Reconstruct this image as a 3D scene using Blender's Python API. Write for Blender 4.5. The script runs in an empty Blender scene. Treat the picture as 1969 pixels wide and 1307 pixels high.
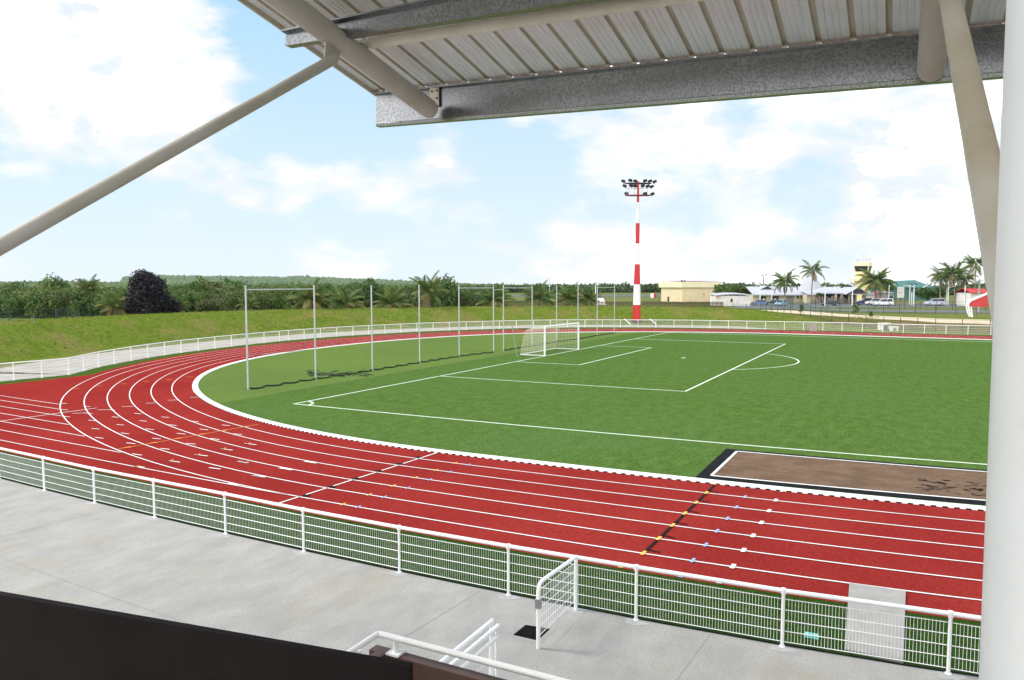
import bpy, math, random
import numpy as np
from mathutils import Vector, Matrix
SC = bpy.context.scene
COL = SC.collection
RNG = random.Random(7); HAZE = .00004
pi = math.pi
# ------------------------------------------------------------------ camera geometry (photo is 1969 x 1307)
CAM = Vector((27.6899, -29.4656, 5.9825)); YAW = -.47595; PITCH = .0708; FP = 1448.0
FK, PK, KK = 1500.04, .069955, -.10415           # lens as calibrated, with its slight barrel bend
def basis(p):
    F = Vector((math.sin(YAW)*math.cos(p), math.cos(YAW)*math.cos(p), -math.sin(p)))
    R = Vector((math.cos(YAW), -math.sin(YAW), 0)); return F, R, R.cross(F)
F, R, U = basis(PITCH); Fk, Rk, Uk = basis(PK)
H = Vector((F.x, F.y, 0)).normalized()            # horizontal viewing direction
def ray(px, py): return F + R*((px-984.5)/FP) + U*((653.5-py)/FP)
def at(px, py, z=0.):
    d = ray(px, py); return CAM + d*((z-CAM.z)/d.z)
def atd(px, py, depth): return CAM + ray(px, py)*depth
def onY(px, py, dY): d = ray(px, py); return CAM + d*(dY/d.y)
def onX(px, py, X): d = ray(px, py); return CAM + d*((X-CAM.x)/d.x)
def zat(x, y, py):
    q = Vector((x, y, 0))-CAM; t = (653.5-py)/FP
    return (t*q.dot(F)-q.dot(U))/(U.z-t*F.z)
def gt(px, py):                                   # photo pixel -> survey coordinates on the ground
    a, b = (px-984.5)/FK, (653.5-py)/FK; u, v = a, b
    for _ in range(12):
        d = 1+KK*(u*u+v*v); u, v = a/d, b/d
    d = Fk+Rk*u+Uk*v; P = CAM+d*(-CAM.z/d.z); return (P.x, P.y)
def W(x, y):                                      # survey coordinates -> scene coordinates (ground)
    q = Vector((x, y, 0))-CAM; D = q.dot(Fk)
    if D < 2.5: return (x, y)
    u, v = q.dot(Rk)/D, q.dot(Uk)/D
    s = FK*(1+KK*min(u*u+v*v, .75))/FP
    d = F+R*(u*s)+U*(v*s)
    if d.z > -.02: return (x, y)
    P = CAM+d*(-CAM.z/d.z); return (P.x, P.y)
# ------------------------------------------------------------------ object helpers
def tag(o, label=None, cat=None, group=None, kind=None):
    if label: o['label'] = label
    if cat: o['category'] = cat
    if group: o['group'] = group
    if kind: o['kind'] = kind
    return o
def empty(name, loc, rz=0., label=None, cat=None, group=None):
    o = bpy.data.objects.new(name, None); o.empty_display_size = .3; COL.objects.link(o)
    o.location = loc; o.rotation_euler = (0, 0, rz); return tag(o, label, cat, group)
def linkmesh(name, me, parent=None):
    o = bpy.data.objects.new(name, me); COL.objects.link(o)
    if parent: o.parent = parent
    return o
class MB:
    def __init__(s): s.v = []; s.f = []; s.m = []
    def add(s, vs, fs, mi=0):
        n = len(s.v); s.v += [tuple(q) for q in vs]; s.f += [tuple(i+n for i in f) for f in fs]; s.m += [mi]*len(fs)
    def box(s, c, d, rz=0., mi=0, top=(1, 1), M=None):
        x, y, z = d[0]/2, d[1]/2, d[2]/2; vs = []
        for zz, k in ((-z, (1, 1)), (z, top)):
            for sx, sy in ((-1, -1), (1, -1), (1, 1), (-1, 1)): vs.append(Vector((sx*x*k[0], sy*y*k[1], zz)))
        if M is None: M = Matrix.Rotation(rz, 3, 'Z')
        vs = [M @ q+Vector(c) for q in vs]
        s.add(vs, [(0, 3, 2, 1), (4, 5, 6, 7), (0, 1, 5, 4), (1, 2, 6, 5), (2, 3, 7, 6), (3, 0, 4, 7)], mi)
    def tube(s, pts, r, n=8, mi=0, caps=True):
        pts = [Vector(p) for p in pts]; k = len(pts)
        rs = r if isinstance(r, (list, tuple)) else [r]*k
        vs = []; up = None
        for i, p in enumerate(pts):
            t = (pts[min(i+1, k-1)]-pts[max(i-1, 0)]).normalized()
            if up is None:
                up = Vector((0, 0, 1)) if abs(t.z) < .9 else Vector((1, 0, 0))
            a = t.cross(up).normalized(); b = a.cross(t); up = b
            for j in range(n):
                w = 2*pi*j/n; vs.append(p+(a*math.cos(w)+b*math.sin(w))*rs[i])
        fs = [(i*n+j, i*n+(j+1) % n, (i+1)*n+(j+1) % n, (i+1)*n+j) for i in range(k-1) for j in range(n)]
        if caps: fs += [tuple(reversed(range(n))), tuple(range((k-1)*n, k*n))]
        s.add(vs, fs, mi)
    def strip(s, A, B, mi=0):
        n = len(A); s.add(list(A)+list(B), [(i, i+1, n+i+1, n+i) for i in range(n-1)], mi)
    def build(s, name, mats, parent=None, smooth=False):
        me = bpy.data.meshes.new(name); me.from_pydata(s.v, [], s.f)
        for m in (mats if isinstance(mats, (list, tuple)) else [mats]): me.materials.append(m)
        me.polygons.foreach_set('material_index', s.m)
        if smooth: me.polygons.foreach_set('use_smooth', [True]*len(s.f))
        me.update(); return linkmesh(name, me, parent)
def smooth_by_angle(o, a=40):
    me = o.data
    me.polygons.foreach_set('use_smooth', [True]*len(me.polygons))
    try: me.set_sharp_from_angle(angle=math.radians(a))
    except Exception: pass
    return o
def copy_tree(o, parent=None):
    c = o.copy(); COL.objects.link(c)
    if parent: c.parent = parent; c.matrix_parent_inverse = o.matrix_parent_inverse.copy()
    for ch in list(o.children): copy_tree(ch, c)
    return c
# ------------------------------------------------------------------ materials
def mat(name, c1, c2=None, scale=4., rough=.6, metal=0., detail=6., lo=.35, hi=.65, bump=0., bscale=None, space='Position',
        c3=None, scale3=.3, lo3=.45, hi3=.7, fac3=1., stretch=None, spec=.5, trans=0., c4=None, scale4=20., lo4=.45, hi4=.75, fac4=1.):
    m = bpy.data.materials.new(name); m.use_nodes = True; nt = m.node_tree; N = nt.nodes; L = nt.links
    b = N['Principled BSDF']; b.inputs['Roughness'].default_value = rough; b.inputs['Metallic'].default_value = metal
    b.inputs['Specular IOR Level'].default_value = spec
    if space == 'Position': src = N.new('ShaderNodeNewGeometry').outputs['Position']
    else: src = N.new('ShaderNodeTexCoord').outputs['Object']
    if stretch:
        mp = N.new('ShaderNodeMapping'); mp.inputs['Scale'].default_value = stretch; L.new(src, mp.inputs['Vector']); src2 = mp.outputs[0]
    else: src2 = src
    def noise(sc, v, det=detail):
        n = N.new('ShaderNodeTexNoise'); n.inputs['Scale'].default_value = sc; n.inputs['Detail'].default_value = det
        n.inputs['Roughness'].default_value = .6; L.new(v, n.inputs['Vector']); return n.outputs['Fac']
    def rng(v, a, z, o=1.):
        r = N.new('ShaderNodeMapRange'); r.inputs['From Min'].default_value = a; r.inputs['From Max'].default_value = z
        r.inputs['To Max'].default_value = o; L.new(v, r.inputs['Value']); return r.outputs[0]
    def mix(f, a, c):
        x = N.new('ShaderNodeMix'); x.data_type = 'RGBA'; L.new(f, x.inputs[0])
        for i, q in ((6, a), (7, c)):
            if isinstance(q, (tuple, list)): x.inputs[i].default_value = (*q[:3], 1)
            else: L.new(q, x.inputs[i])
        return x.outputs[2]
    col = c1
    if c2 is not None: col = mix(rng(noise(scale, src2), lo, hi), c1, c2)
    if c3 is not None: col = mix(rng(noise(scale3, src, 4.), lo3, hi3, fac3), col, c3)
    if c4 is not None: col = mix(rng(noise(scale4, src, 3.), lo4, hi4, fac4), col, c4)
    if isinstance(col, tuple): b.inputs['Base Color'].default_value = (*col[:3], 1)
    else: L.new(col, b.inputs['Base Color'])
    if bump:
        bp = N.new('ShaderNodeBump'); bp.inputs['Strength'].default_value = bump; bp.inputs['Distance'].default_value = .05
        L.new(noise(bscale or scale*3, src2), bp.inputs['Height']); L.new(bp.outputs[0], b.inputs['Normal'])
    if trans:
        t = N.new('ShaderNodeBsdfTranslucent'); ms = N.new('ShaderNodeMixShader'); ms.inputs[0].default_value = trans
        if isinstance(col, tuple): t.inputs['Color'].default_value = (*col[:3], 1)
        else: L.new(col, t.inputs['Color'])
        L.new(b.outputs[0], ms.inputs[1]); L.new(t.outputs[0], ms.inputs[2]); L.new(ms.outputs[0], N['Material Output'].inputs[0])
    return m
M = {}
M['turf'] = mat('turf_dark', (.068, .124, .026), (.10, .168, .042), 3.2, .9, c3=(.092, .158, .05), scale3=.09, lo3=.42, hi3=.66, fac3=.5, bump=.5, bscale=14, stretch=(.7, .35, 1), spec=0, c4=(.030, .066, .012), scale4=11, lo4=.44, hi4=.66, fac4=.72)
M['turf2'] = mat('turf_light', (.10, .16, .036), (.13, .188, .05), 2.4, .9, c3=(.092, .138, .044), scale3=.09, fac3=.7, bump=.5, bscale=12, spec=0, c4=(.062, .112, .024), scale4=8, lo4=.46, hi4=.68, fac4=.6)
M['turf3'] = mat('turf_verge', (.05, .105, .016), (.08, .135, .026), 6, .9, bump=.8, bscale=25, spec=0, c4=(.03, .066, .012), scale4=12, lo4=.45, hi4=.65, fac4=.6)
M['turf4'] = mat('turf_pile_shade', (.022, .056, .009), (.05, .1, .018), 6, .9, bump=.8, bscale=25, spec=0, c4=(.012, .034, .006), scale4=22, lo4=.45, hi4=.6, fac4=.8)
M['bank'] = mat('bank_grass', (.085, .135, .014), (.145, .18, .032), 2.4, .95, c3=(.2, .165, .06), scale3=.26, lo3=.47, hi3=.62, fac3=.6, bump=.8, bscale=6, stretch=(1, 1, 3), spec=0, c4=(.055, .09, .01), scale4=1.4, lo4=.5, hi4=.7, fac4=.45)
M['field'] = mat('field_grass', (.11, .14, .045), (.17, .165, .07), .06, .9, c3=(.09, .145, .03), scale3=.02, spec=0)
M['track'] = mat('red_track', (.235, .0205, .017), (.285, .031, .026), 7, .85, c3=(.195, .0145, .0135), scale3=.2, lo3=.36, hi3=.68, fac3=.8, bump=.2, bscale=90, spec=0, c4=(.31, .075, .068), scale4=22, lo4=.5, hi4=.74, fac4=.6)
M['white'] = mat('white_paint', (.8, .8, .79), (.72, .72, .71), 6, .5)
M['lines'] = mat('line_paint', (.8, .78, .76), (.62, .58, .56), 5, .7, lo=.5, hi=.8)
M['pitchline'] = mat('pitch_line', (.74, .8, .7), (.6, .7, .54), 3, .8)
M['yellow'] = mat('yellow_line', (.8, .5, .05), (.75, .38, .08), 8, .7)
M['orange'] = mat('orange_line', (.75, .28, .03), (.65, .2, .03), 8, .7)
M['blue'] = mat('blue_line', (.25, .4, .8), (.3, .4, .7), 8, .7)
M['black'] = mat('black_line', (.012, .01, .011), (.022, .018, .018), 8, .9, spec=.05)
M['conc'] = mat('concrete', (.385, .373, .352), (.31, .302, .288), 1.4, .85, c3=(.35, .30, .215), scale3=.42, lo3=.54, hi3=.72, fac3=.6, bump=.2, bscale=60, stretch=(1, .6, 1), spec=.02, c4=(.25, .243, .232), scale4=28, lo4=.5, hi4=.68, fac4=.65)
M['path'] = mat('pale_path', (.40, .37, .33), (.30, .28, .245), .6, .85, spec=.05)
M['slab'] = mat('grey_slab', (.36, .345, .33), (.30, .285, .27), 3, .85, spec=.05)
M['asphalt'] = mat('asphalt', (.085, .088, .095), (.13, .13, .135), .5, .85)
M['runway'] = mat('runway_tarmac', (.07, .07, .08), (.1, .1, .11), .05, .85)
M['sand'] = mat('pit_sand', (.145, .095, .065), (.185, .125, .088), 1.6, .95, c3=(.12, .078, .052), scale3=1.1, bump=.5, bscale=9, stretch=(.6, 1.4, 1), spec=0, c4=(.1, .064, .04), scale4=14, lo4=.5, hi4=.7, fac4=.6)
M['dirt'] = mat('sandy_path', (.62, .52, .4), (.5, .4, .29), .4, .95, spec=.1)
M['soil'] = mat('brown_soil', (.16, .115, .055), (.095, .1, .03), .35, .95, spec=0)
M['rubber'] = mat('black_rubber', (.008, .008, .009), (.018, .018, .02), 3, .9, spec=.05)
M['tubewhite'] = mat('tube_white', (.72, .73, .76), (.66, .67, .7), 3, .4)
M['beige'] = mat('beige_paint', (.55, .53, .5), (.48, .45, .40), 1.6, .5, c3=(.38, .33, .27), scale3=1.1, lo3=.55, hi3=.8, fac3=.5, c4=(.46, .43, .38), scale4=30, lo4=.55, hi4=.75, fac4=.4)
M['stained'] = mat('stained_paint', (.62, .57, .47), (.52, .44, .31), 1.1, .5, c3=(.36, .29, .19), scale3=2.3, lo3=.5, hi3=.75, fac3=.6, stretch=(1, 1, .6), c4=(.7, .68, .64), scale4=.6, lo4=.5, hi4=.7, fac4=.8)
M['tie'] = mat('tie_paint', (.84, .79, .69), (.74, .67, .55), 3, .45)
M['column'] = mat('column_paint', (.83, .835, .83), (.77, .775, .77), 2.2, .5, c3=(.7, .68, .63), scale3=1.3, lo3=.55, hi3=.8, fac3=.5, c4=(.72, .72, .7), scale4=40, lo4=.55, hi4=.75, fac4=.4)
M['roof'] = mat('roof_sheet', (.86, .87, .89), (.76, .765, .77), 2.4, .5, c3=(.62, .57, .47), scale3=.9, lo3=.52, hi3=.8, fac3=.5, stretch=(6, .4, 1))
M['roofseam'] = mat('roof_rib', (.66, .61, .5), (.5, .45, .35), 3, .6, stretch=(5, .6, 1))
M['galv'] = mat('galvanised', (.37, .373, .385), (.215, .218, .226), 46, .26, metal=.9, detail=2, lo=.42, hi=.6, c3=(.24, .24, .25), scale3=1.1, lo3=.4, hi3=.62, fac3=.5)
M['brown'] = mat('brown_wall', (.105, .055, .042), (.075, .042, .034), 2.5, .6, c3=(.12, .07, .055), scale3=1.2)
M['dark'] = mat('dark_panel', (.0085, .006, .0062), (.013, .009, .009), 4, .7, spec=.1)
M['rail'] = mat('rail_white', (.86, .86, .87), (.82, .82, .83), 3, .35)
M['net'] = mat('cream_net', (.72, .7, .58), (.6, .58, .46), 5, .9)
M['rope'] = mat('black_net', (.008, .012, .01), (.02, .03, .02), 5, .9)
M['steel'] = mat('galv_pole', (.52, .54, .56), (.42, .44, .46), 5, .45, metal=.1)
M['dkgreen'] = mat('green_fence', (.012, .05, .035), (.02, .07, .045), 5, .6)
M['brownfence'] = mat('slat_fence', (.085, .052, .03), (.05, .034, .022), 2, .85)
M['red'] = mat('mast_red', (.55, .012, .018), (.47, .015, .02), 1, .4, space='Object')
M['mastwhite'] = mat('mast_white', (.78, .78, .78), (.7, .7, .7), 1, .4, space='Object')
M['lampdark'] = mat('lamp_dark', (.02, .02, .028), (.05, .05, .06), 6, .5, space='Object')
M['cream'] = mat('cream_wall', (.74, .61, .40), (.68, .55, .35), .6, .8, space='Object')
M['creamlight'] = mat('light_cream_wall', (.80, .72, .50), (.74, .66, .45), .6, .8, space='Object')
M['yellowwall'] = mat('yellow_wall', (.8, .71, .36), (.74, .65, .32), .5, .8, space='Object')
M['whitewall'] = mat('white_wall', (.72, .7, .66), (.6, .58, .53), .6, .8, space='Object')
M['beigewall'] = mat('beige_wall', (.66, .58, .44), (.56, .48, .36), .6, .8, space='Object')
M['greyroof'] = mat('pale_roof', (.47, .48, .53), (.39, .4, .45), .9, .6, space='Object', stretch=(5, .4, 1), spec=.2)
M['darkroof'] = mat('dark_red_roof', (.2, .045, .05), (.16, .035, .04), .8, .5, space='Object')
M['greenclad'] = mat('green_cladding', (.035, .13, .11), (.045, .155, .13), .8, .5, space='Object', stretch=(5, 5, .3))
M['redfabric'] = mat('red_fabric', (.5, .045, .045), (.42, .035, .035), 1.2, .7, space='Object')
M['glass'] = mat('dark_glass', (.02, .022, .03), (.05, .055, .07), .5, .12, space='Object')
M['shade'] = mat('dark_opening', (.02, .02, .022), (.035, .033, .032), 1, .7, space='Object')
M['greybox'] = mat('grey_board', (.3, .3, .3), (.25, .25, .25), 2, .8, space='Object')
M['wood'] = mat('grey_wood', (.32, .27, .22), (.2, .17, .13), 3, .9, space='Object')
M['trunk'] = mat('palm_trunk', (.3, .25, .2), (.2, .16, .12), 3, .9, space='Object', stretch=(1, 1, 6))
M['bark'] = mat('bark', (.09, .07, .055), (.05, .04, .03), 3, .9, space='Object')
def leafmat(n, a, b, c, s=.5, s3=2.2, tr=.25):
    return mat(n, a, b, s, .6, c3=c, scale3=s3, lo3=.5, hi3=.72, lo=.36, hi=.64, detail=4, space='Object', trans=tr, spec=.3)
M['leafA'] = leafmat('leaf_mid', (.045, .11, .016), (.11, .19, .03), (.16, .2, .05))
M['leafB'] = leafmat('leaf_dark', (.026, .072, .015), (.07, .14, .028), (.11, .155, .035))
M['leafC'] = leafmat('leaf_olive', (.06, .085, .024), (.11, .14, .04), (.15, .12, .06))
M['leafY'] = leafmat('leaf_yellowish', (.11, .15, .03), (.17, .19, .05), (.2, .17, .08))
M['leafP'] = leafmat('leaf_purple', (.003, .0026, .005), (.010, .0075, .012), (.02, .018, .024), tr=.05)
M['wood1'] = leafmat('woodland_leaf', (.03, .07, .012), (.11, .17, .034), (.17, .155, .06), .3, .12)
M['farwood'] = leafmat('far_woodland_leaf', (.04, .085, .03), (.065, .12, .04), (.075, .11, .045), .05, .3)
M['hill'] = mat('hill_forest', (.035, .075, .03), (.115, .175, .075), .055, .9, c3=(.13, .16, .08), scale3=.02, bump=1, bscale=.04, spec=.05)
M['ridge'] = mat('ridge_forest', (.06, .105, .04), (.1, .15, .06), .05, .9, c3=(.12, .15, .075), scale3=.02, spec=.05)
M['cliff'] = mat('cliff_rock', (.34, .36, .24), (.2, .25, .13), .02, .9, spec=.05)
M['frond'] = leafmat('frond_green', (.045, .10, .02), (.10, .175, .036), (.2, .21, .05), .8, 1.1, .3)
M['frond2'] = leafmat('frond_yellow', (.1, .14, .03), (.18, .19, .05), (.32, .25, .09), .8, .9, .3)
M['frondold'] = leafmat('frond_old', (.3, .22, .1), (.22, .17, .07), (.2, .19, .06), .8, .9, .2)
def carpaint(n, c): return mat(n, c, tuple(x*.92 for x in c), 1, .25, space='Object')
M['tyre'] = mat('tyre', (.015, .015, .016), (.025, .025, .025), 4, .8, space='Object')
M['rim'] = mat('rim', (.5, .5, .52), (.4, .4, .42), 4, .35, metal=.6, space='Object')
M['lens'] = mat('headlight_lens', (.75, .77, .8), (.6, .62, .66), 4, .15, space='Object')
M['skin'] = mat('skin', (.16, .08, .05), (.14, .07, .045), 4, .6, space='Object')
# ------------------------------------------------------------------ world, sun
def build_world():
    w = bpy.data.worlds.new('World'); SC.world = w; w.use_nodes = True; nt = w.node_tree; N = nt.nodes; L = nt.links
    bg = N['Background']; bg.inputs['Strength'].default_value = .1
    sky = N.new('ShaderNodeTexSky'); sky.sky_type = 'NISHITA'; sky.sun_disc = False
    sky.sun_elevation = SUN_EL; sky.sun_rotation = SUN_AZ; sky.air_density = 1.0; sky.dust_density = .6; sky.ozone_density = 2.
    tc = N.new('ShaderNodeTexCoord'); nrm = N.new('ShaderNodeVectorMath'); nrm.operation = 'NORMALIZE'; L.new(tc.outputs['Generated'], nrm.inputs[0]); D = nrm.outputs[0]
    def mth(op, a, b=None, c=None, clamp=False):
        n = N.new('ShaderNodeMath'); n.operation = op; n.use_clamp = clamp
        for i, q in enumerate((a, b, c)):
            if q is None: continue
            if isinstance(q, (int, float)): n.inputs[i].default_value = q
            else: L.new(q, n.inputs[i])
        return n.outputs[0]
    sx = N.new('ShaderNodeSeparateXYZ'); L.new(D, sx.inputs[0]); z = sx.outputs[2]
    def noise(v, sc, det=8, ro=.55, dist=0.):
        n = N.new('ShaderNodeTexNoise'); n.inputs['Scale'].default_value = sc; n.inputs['Detail'].default_value = det
        n.inputs['Roughness'].default_value = ro; n.inputs['Distortion'].default_value = dist; L.new(v, n.inputs['Vector']); return n.outputs['Fac']
    mp = N.new('ShaderNodeMapping'); mp.inputs['Scale'].default_value = (1, 1, 2.1); mp.inputs['Location'].default_value = (3.1, .7, 0); L.new(D, mp.inputs[0])
    n1 = noise(mp.outputs[0], 8.5, 12, .58, .15); n2 = noise(mp.outputs[0], 2.6, 5, .5)
    def blob(px, py, rad, wt, soft=.25):
        d = ray(px, py).normalized(); dp = N.new('ShaderNodeVectorMath'); dp.operation = 'DOT_PRODUCT'
        L.new(D, dp.inputs[0]); dp.inputs[1].default_value = d
        a = rad/1448
        r = N.new('ShaderNodeMapRange'); r.interpolation_type = 'SMOOTHSTEP'
        r.inputs['From Min'].default_value = math.cos(a*(1+soft)); r.inputs['From Max'].default_value = math.cos(a*(1-soft)*.6)
        r.inputs['To Max'].default_value = wt; L.new(dp.outputs['Value'], r.inputs['Value']); return r.outputs[0]
    dens = mth('ADD', mth('MULTIPLY_ADD', n1, 1.75, -.40), mth('MULTIPLY', n2, .5))
    # cumulus masses, as bearings in the sky
    for b in SKYBLOBS: dens = mth('ADD', dens, blob(*b))
    dq = N.new('ShaderNodeVectorMath'); dq.operation = 'DOT_PRODUCT'; L.new(D, dq.inputs[0]); dq.inputs[1].default_value = -H
    rq = N.new('ShaderNodeMapRange'); rq.inputs['From Min'].default_value = -.35; rq.inputs['From Max'].default_value = .35; rq.inputs['To Max'].default_value = .45; L.new(dq.outputs['Value'], rq.inputs['Value'])
    dens = mth('ADD', dens, rq.outputs[0])     # extra cloud added to the unseen sky behind, brightening faces towards the camera
    # more veil towards the horizon
    mr = N.new('ShaderNodeMapRange'); mr.inputs['From Min'].default_value = .0; mr.inputs['From Max'].default_value = .2
    mr.inputs['To Min'].default_value = .1; mr.inputs['To Max'].default_value = 0.; L.new(z, mr.inputs['Value']); dens = mth('ADD', dens, mr.outputs[0])
    cm = N.new('ShaderNodeMapRange'); cm.interpolation_type = 'SMOOTHSTEP'; cm.inputs['From Min'].default_value = .66; cm.inputs['From Max'].default_value = .99
    L.new(dens, cm.inputs['Value']); mask = cm.outputs[0]
    def mixc(f, a, c):
        x = N.new('ShaderNodeMix'); x.data_type = 'RGBA'; x.clamp_result = False
        if isinstance(f, float): x.inputs[0].default_value = f
        else: L.new(f, x.inputs[0])
        for i, q in ((6, a), (7, c)):
            if isinstance(q, tuple): x.inputs[i].default_value = (*q, 1)
            else: L.new(q, x.inputs[i])
        return x.outputs[2]
    blue = mixc(.88, sky.outputs[0], (2.7, 4.25, 5.5))
    hz = N.new('ShaderNodeMapRange'); hz.inputs['From Min'].default_value = .0; hz.inputs['From Max'].default_value = .33
    hz.inputs['To Min'].default_value = .95; hz.inputs['To Max'].default_value = .0; L.new(z, hz.inputs['Value'])
    base = mixc(hz.outputs[0], blue, (4.75, 5.35, 5.8))
    n3 = noise(mp.outputs[0], 3.7, 6, .55)
    g = N.new('ShaderNodeMapRange'); g.inputs['From Min'].default_value = .38; g.inputs['From Max'].default_value = .6; L.new(n3, g.inputs['Value'])
    core = N.new('ShaderNodeMapRange'); core.interpolation_type = 'SMOOTHSTEP'; core.inputs['From Min'].default_value = .95; core.inputs['From Max'].default_value = 1.3; L.new(dens, core.inputs['Value'])
    soft = mixc(g.outputs[0], (4.75, 5.1, 5.5), (5.6, 5.75, 5.9))
    cloud = mixc(core.outputs[0], soft, (16, 16, 16))
    L.new(mixc(mask, base, cloud), bg.inputs['Color'])
SUN_EL = math.radians(46); SUN_AZ = math.radians(-106)       # azimuth from +Y towards +X
SKYBLOBS = [(160, 30, 270, .34), (335, 150, 125, .24), (40, 150, 105, .2), (240, 225, 55, .14), (600, 325, 85, .2), (555, 310, 50, .14), (740, 300, 80, .18), (465, 350, 45, .2), (690, 345, 70, .16), (830, 310, 45, .14),
            (560, 130, 210, -.3), (120, 340, 200, -.27), (700, 200, 150, -.16), (330, 430, 180, -.14), (1000, 260, 120, -.14), (1090, 330, 150, -.12), (1500, 250, 430, .17), (1750, 300, 260, .14), (1130, 200, 130, .06),
            (1250, 250, 110, .1), (920, 260, 100, .1), (1560, 365, 70, -.2), (1180, 430, 130, .1), (1290, 360, 90, -.12), (1600, 470, 90, -.12), (1400, 440, 90, -.08), (345, 370, 60, .2), (325, 420, 40, .18), (55, 360, 45, .16), (820, 470, 120, -.08)]
build_world()
sd = bpy.data.lights.new('sun', 'SUN'); sd.energy = 1.5; sd.angle = math.radians(11); sd.color = (1, .95, .87)
so = bpy.data.objects.new('sun', sd); COL.objects.link(so); so.location = (0, 0, 60)
sdir = Vector((math.sin(SUN_AZ)*math.cos(SUN_EL), math.cos(SUN_AZ)*math.cos(SUN_EL), math.sin(SUN_EL)))
so.rotation_euler = sdir.to_track_quat('Z', 'Y').to_euler()
cd = bpy.data.cameras.new('camera'); co = bpy.data.objects.new('camera', cd); COL.objects.link(co); SC.camera = co
cd.sensor_width = 36; cd.lens = FP/1969*36; cd.clip_start = .05; cd.clip_end = 12000
co.matrix_world = Matrix.Translation(CAM) @ Matrix((R, U, -F)).transposed().to_4x4()
SC.view_settings.view_transform = 'Standard'; SC.view_settings.look = 'None'; SC.view_settings.exposure = .87; SC.view_settings.gamma = 1
SC.cycles.max_bounces = 6; SC.cycles.diffuse_bounces = 3; SC.cycles.transparent_max_bounces = 8
# ------------------------------------------------------------------ terrain
CX, CY = 12.7, 33.9
FENCE_PX = [(26.6,730.7),(80.8,725.8),(132.5,720.2),(161,712.9),(190,705.6),(220,699.5),(252.4,693.3),(284.6,687.8),(316.7,682.7),(348.6,677.9),(381.4,673.9),(413.5,669.8),(445.3,665.9),(476.5,662.4),(508,659.1),(537.5,656),(555,654.3),(585,651.8),(616.4,649.2),(647.6,646.8),(678.6,644.8),(709,642.9),(740,641.1),(771,639.3),(801.7,637.6),(833,636.2),(864,635.1),(896.5,634),(928,633),(960.3,632),(992.8,631.1),(1026,630.3),(1058,629.7),(1091,629.3),(1124.7,629.1),(1158.3,629.1),(1192.6,629.2),(1226.8,629.4),(1261,629.6),(1296,629.9),(1330.8,630.3),(1365,630.9),(1400.5,631.6),(1436,632.4),(1471.8,633.1),(1508,633.8),(1544.7,634.5),(1582,635.3),(1619,636.2),(1657.8,637.4),(1697,638.7),(1736.7,639.9),(1777.5,641.1),(1818.8,642),(1861,642.9),(1905,643.8)]
FPTS = [at(*q) for q in FENCE_PX]
pre = [Vector((*W(-23., y), 0)) for y in (-12., -9.4, -6.8, -4.2)]
d_ = (FPTS[-1]-FPTS[-6]).normalized()
post = [FPTS[-1]+d_*2.55*k for k in range(1, 12)]
FALL = pre+FPTS+post
def ang(x, y): return math.degrees(math.atan2(y-CY, x-CX)) % 360
A_ = np.array([ang(p.x, p.y) for p in FALL]); Rr_ = np.array([math.hypot(p.x-CX, p.y-CY) for p in FALL])
PXA = np.array([-200, -140, -90, -40]+[q[0] for q in FENCE_PX]+[1940+40*k for k in range(11)], float)
od = np.argsort(A_); A_, Rr_, PXA = A_[od], Rr_[od], PXA[od]
def fence_r(a):
    if a < A_[0]:
        return Rr_[0]*math.sin(math.radians(A_[0]))/max(.08, math.sin(math.radians(a))) if a > 8 else 400.
    if a > A_[-1]:
        if a < 250: return Rr_[-1]*math.cos(math.radians(A_[-1]-180))/max(.1, math.cos(math.radians(a-180)))
        return 400.
    return float(np.interp(a, A_, Rr_))
HK = ([-300, 26, 348, 600, 800, 1000, 1200, 1300, 1400, 1450, 1500, 1560, 1620, 2600], [2.15, 2.2, 2.5, 2.65, 2.65, 2.6, 2.55, 2.5, 2.35, 1.95, 1.4, 1.08, 1., 1.])
def sm(x): x = min(1., max(0., x)); return x*x*(3-2*x)
def T(x, y):
    a = ang(x, y); t = math.hypot(x-CX, y-CY)-fence_r(a)
    if t <= 7.4: return -.05
    px = float(np.interp(a, A_, PXA)) if A_[0] <= a <= A_[-1] else (2200 if a < A_[0] else -200)
    h = float(np.interp(px, *HK)); base = 1.25 if px < 900 else 1.05
    w = 10.5 if px < 1450 else 8.5
    z = -.05+(h+.05)*sm((t-7.4)/w)
    B = base+min(.45, max(0., t-20)*.003)
    k = sm((t-7.4-w-2.5)/9)
    return z*(1-k)+B*k if t > 7.4+w else z
def P3(px, depth, dz=0.):                          # a place on the terrain seen along pixel column px at a given depth
    p = atd(px, 600, depth); return Vector((p.x, p.y, T(p.x, p.y)+dz))
ts = [-60, -30, -10, -2, 0, 2, 5, 7.2, 7.6, 8.2, 8.8, 9.4, 10, 10.8, 11.6, 12.4, 13.2, 14, 14.8, 15.6, 16.4, 17.2, 18, 18.8, 19.6, 20.4, 21.4, 22.6, 24, 25.5, 27, 28.5, 30, 33, 37, 42, 50, 60, 75, 95, 120, 150, 190, 250, 350, 500, 800, 1500, 3000, 7000]
mb = MB(); nA = 240; vs = []; RNG2 = random.Random(3)
for i in range(nA):
    a = i*360/nA; r0 = fence_r(a); ca, sa = math.cos(math.radians(a)), math.sin(math.radians(a))
    for t in ts:
        r = max(2+.01*(t+60), r0+t); x, y = CX+ca*r, CY+sa*r
        z = T(x, y)
        if 11 < t < 21 and z > .4: z += RNG2.uniform(-.05, .05)
        if t >= 3000: z -= 2
        vs.append((x, y, z))
nt_ = len(ts); fs = []; mi = []
for i in range(nA):
    j = (i+1) % nA
    for k in range(nt_-1):
        fs.append((i*nt_+k, i*nt_+k+1, j*nt_+k+1, j*nt_+k)); mi.append(0 if ts[k] < 33 else 1)
c0 = len(vs); vs.append((CX, CY, -.05))
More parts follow.
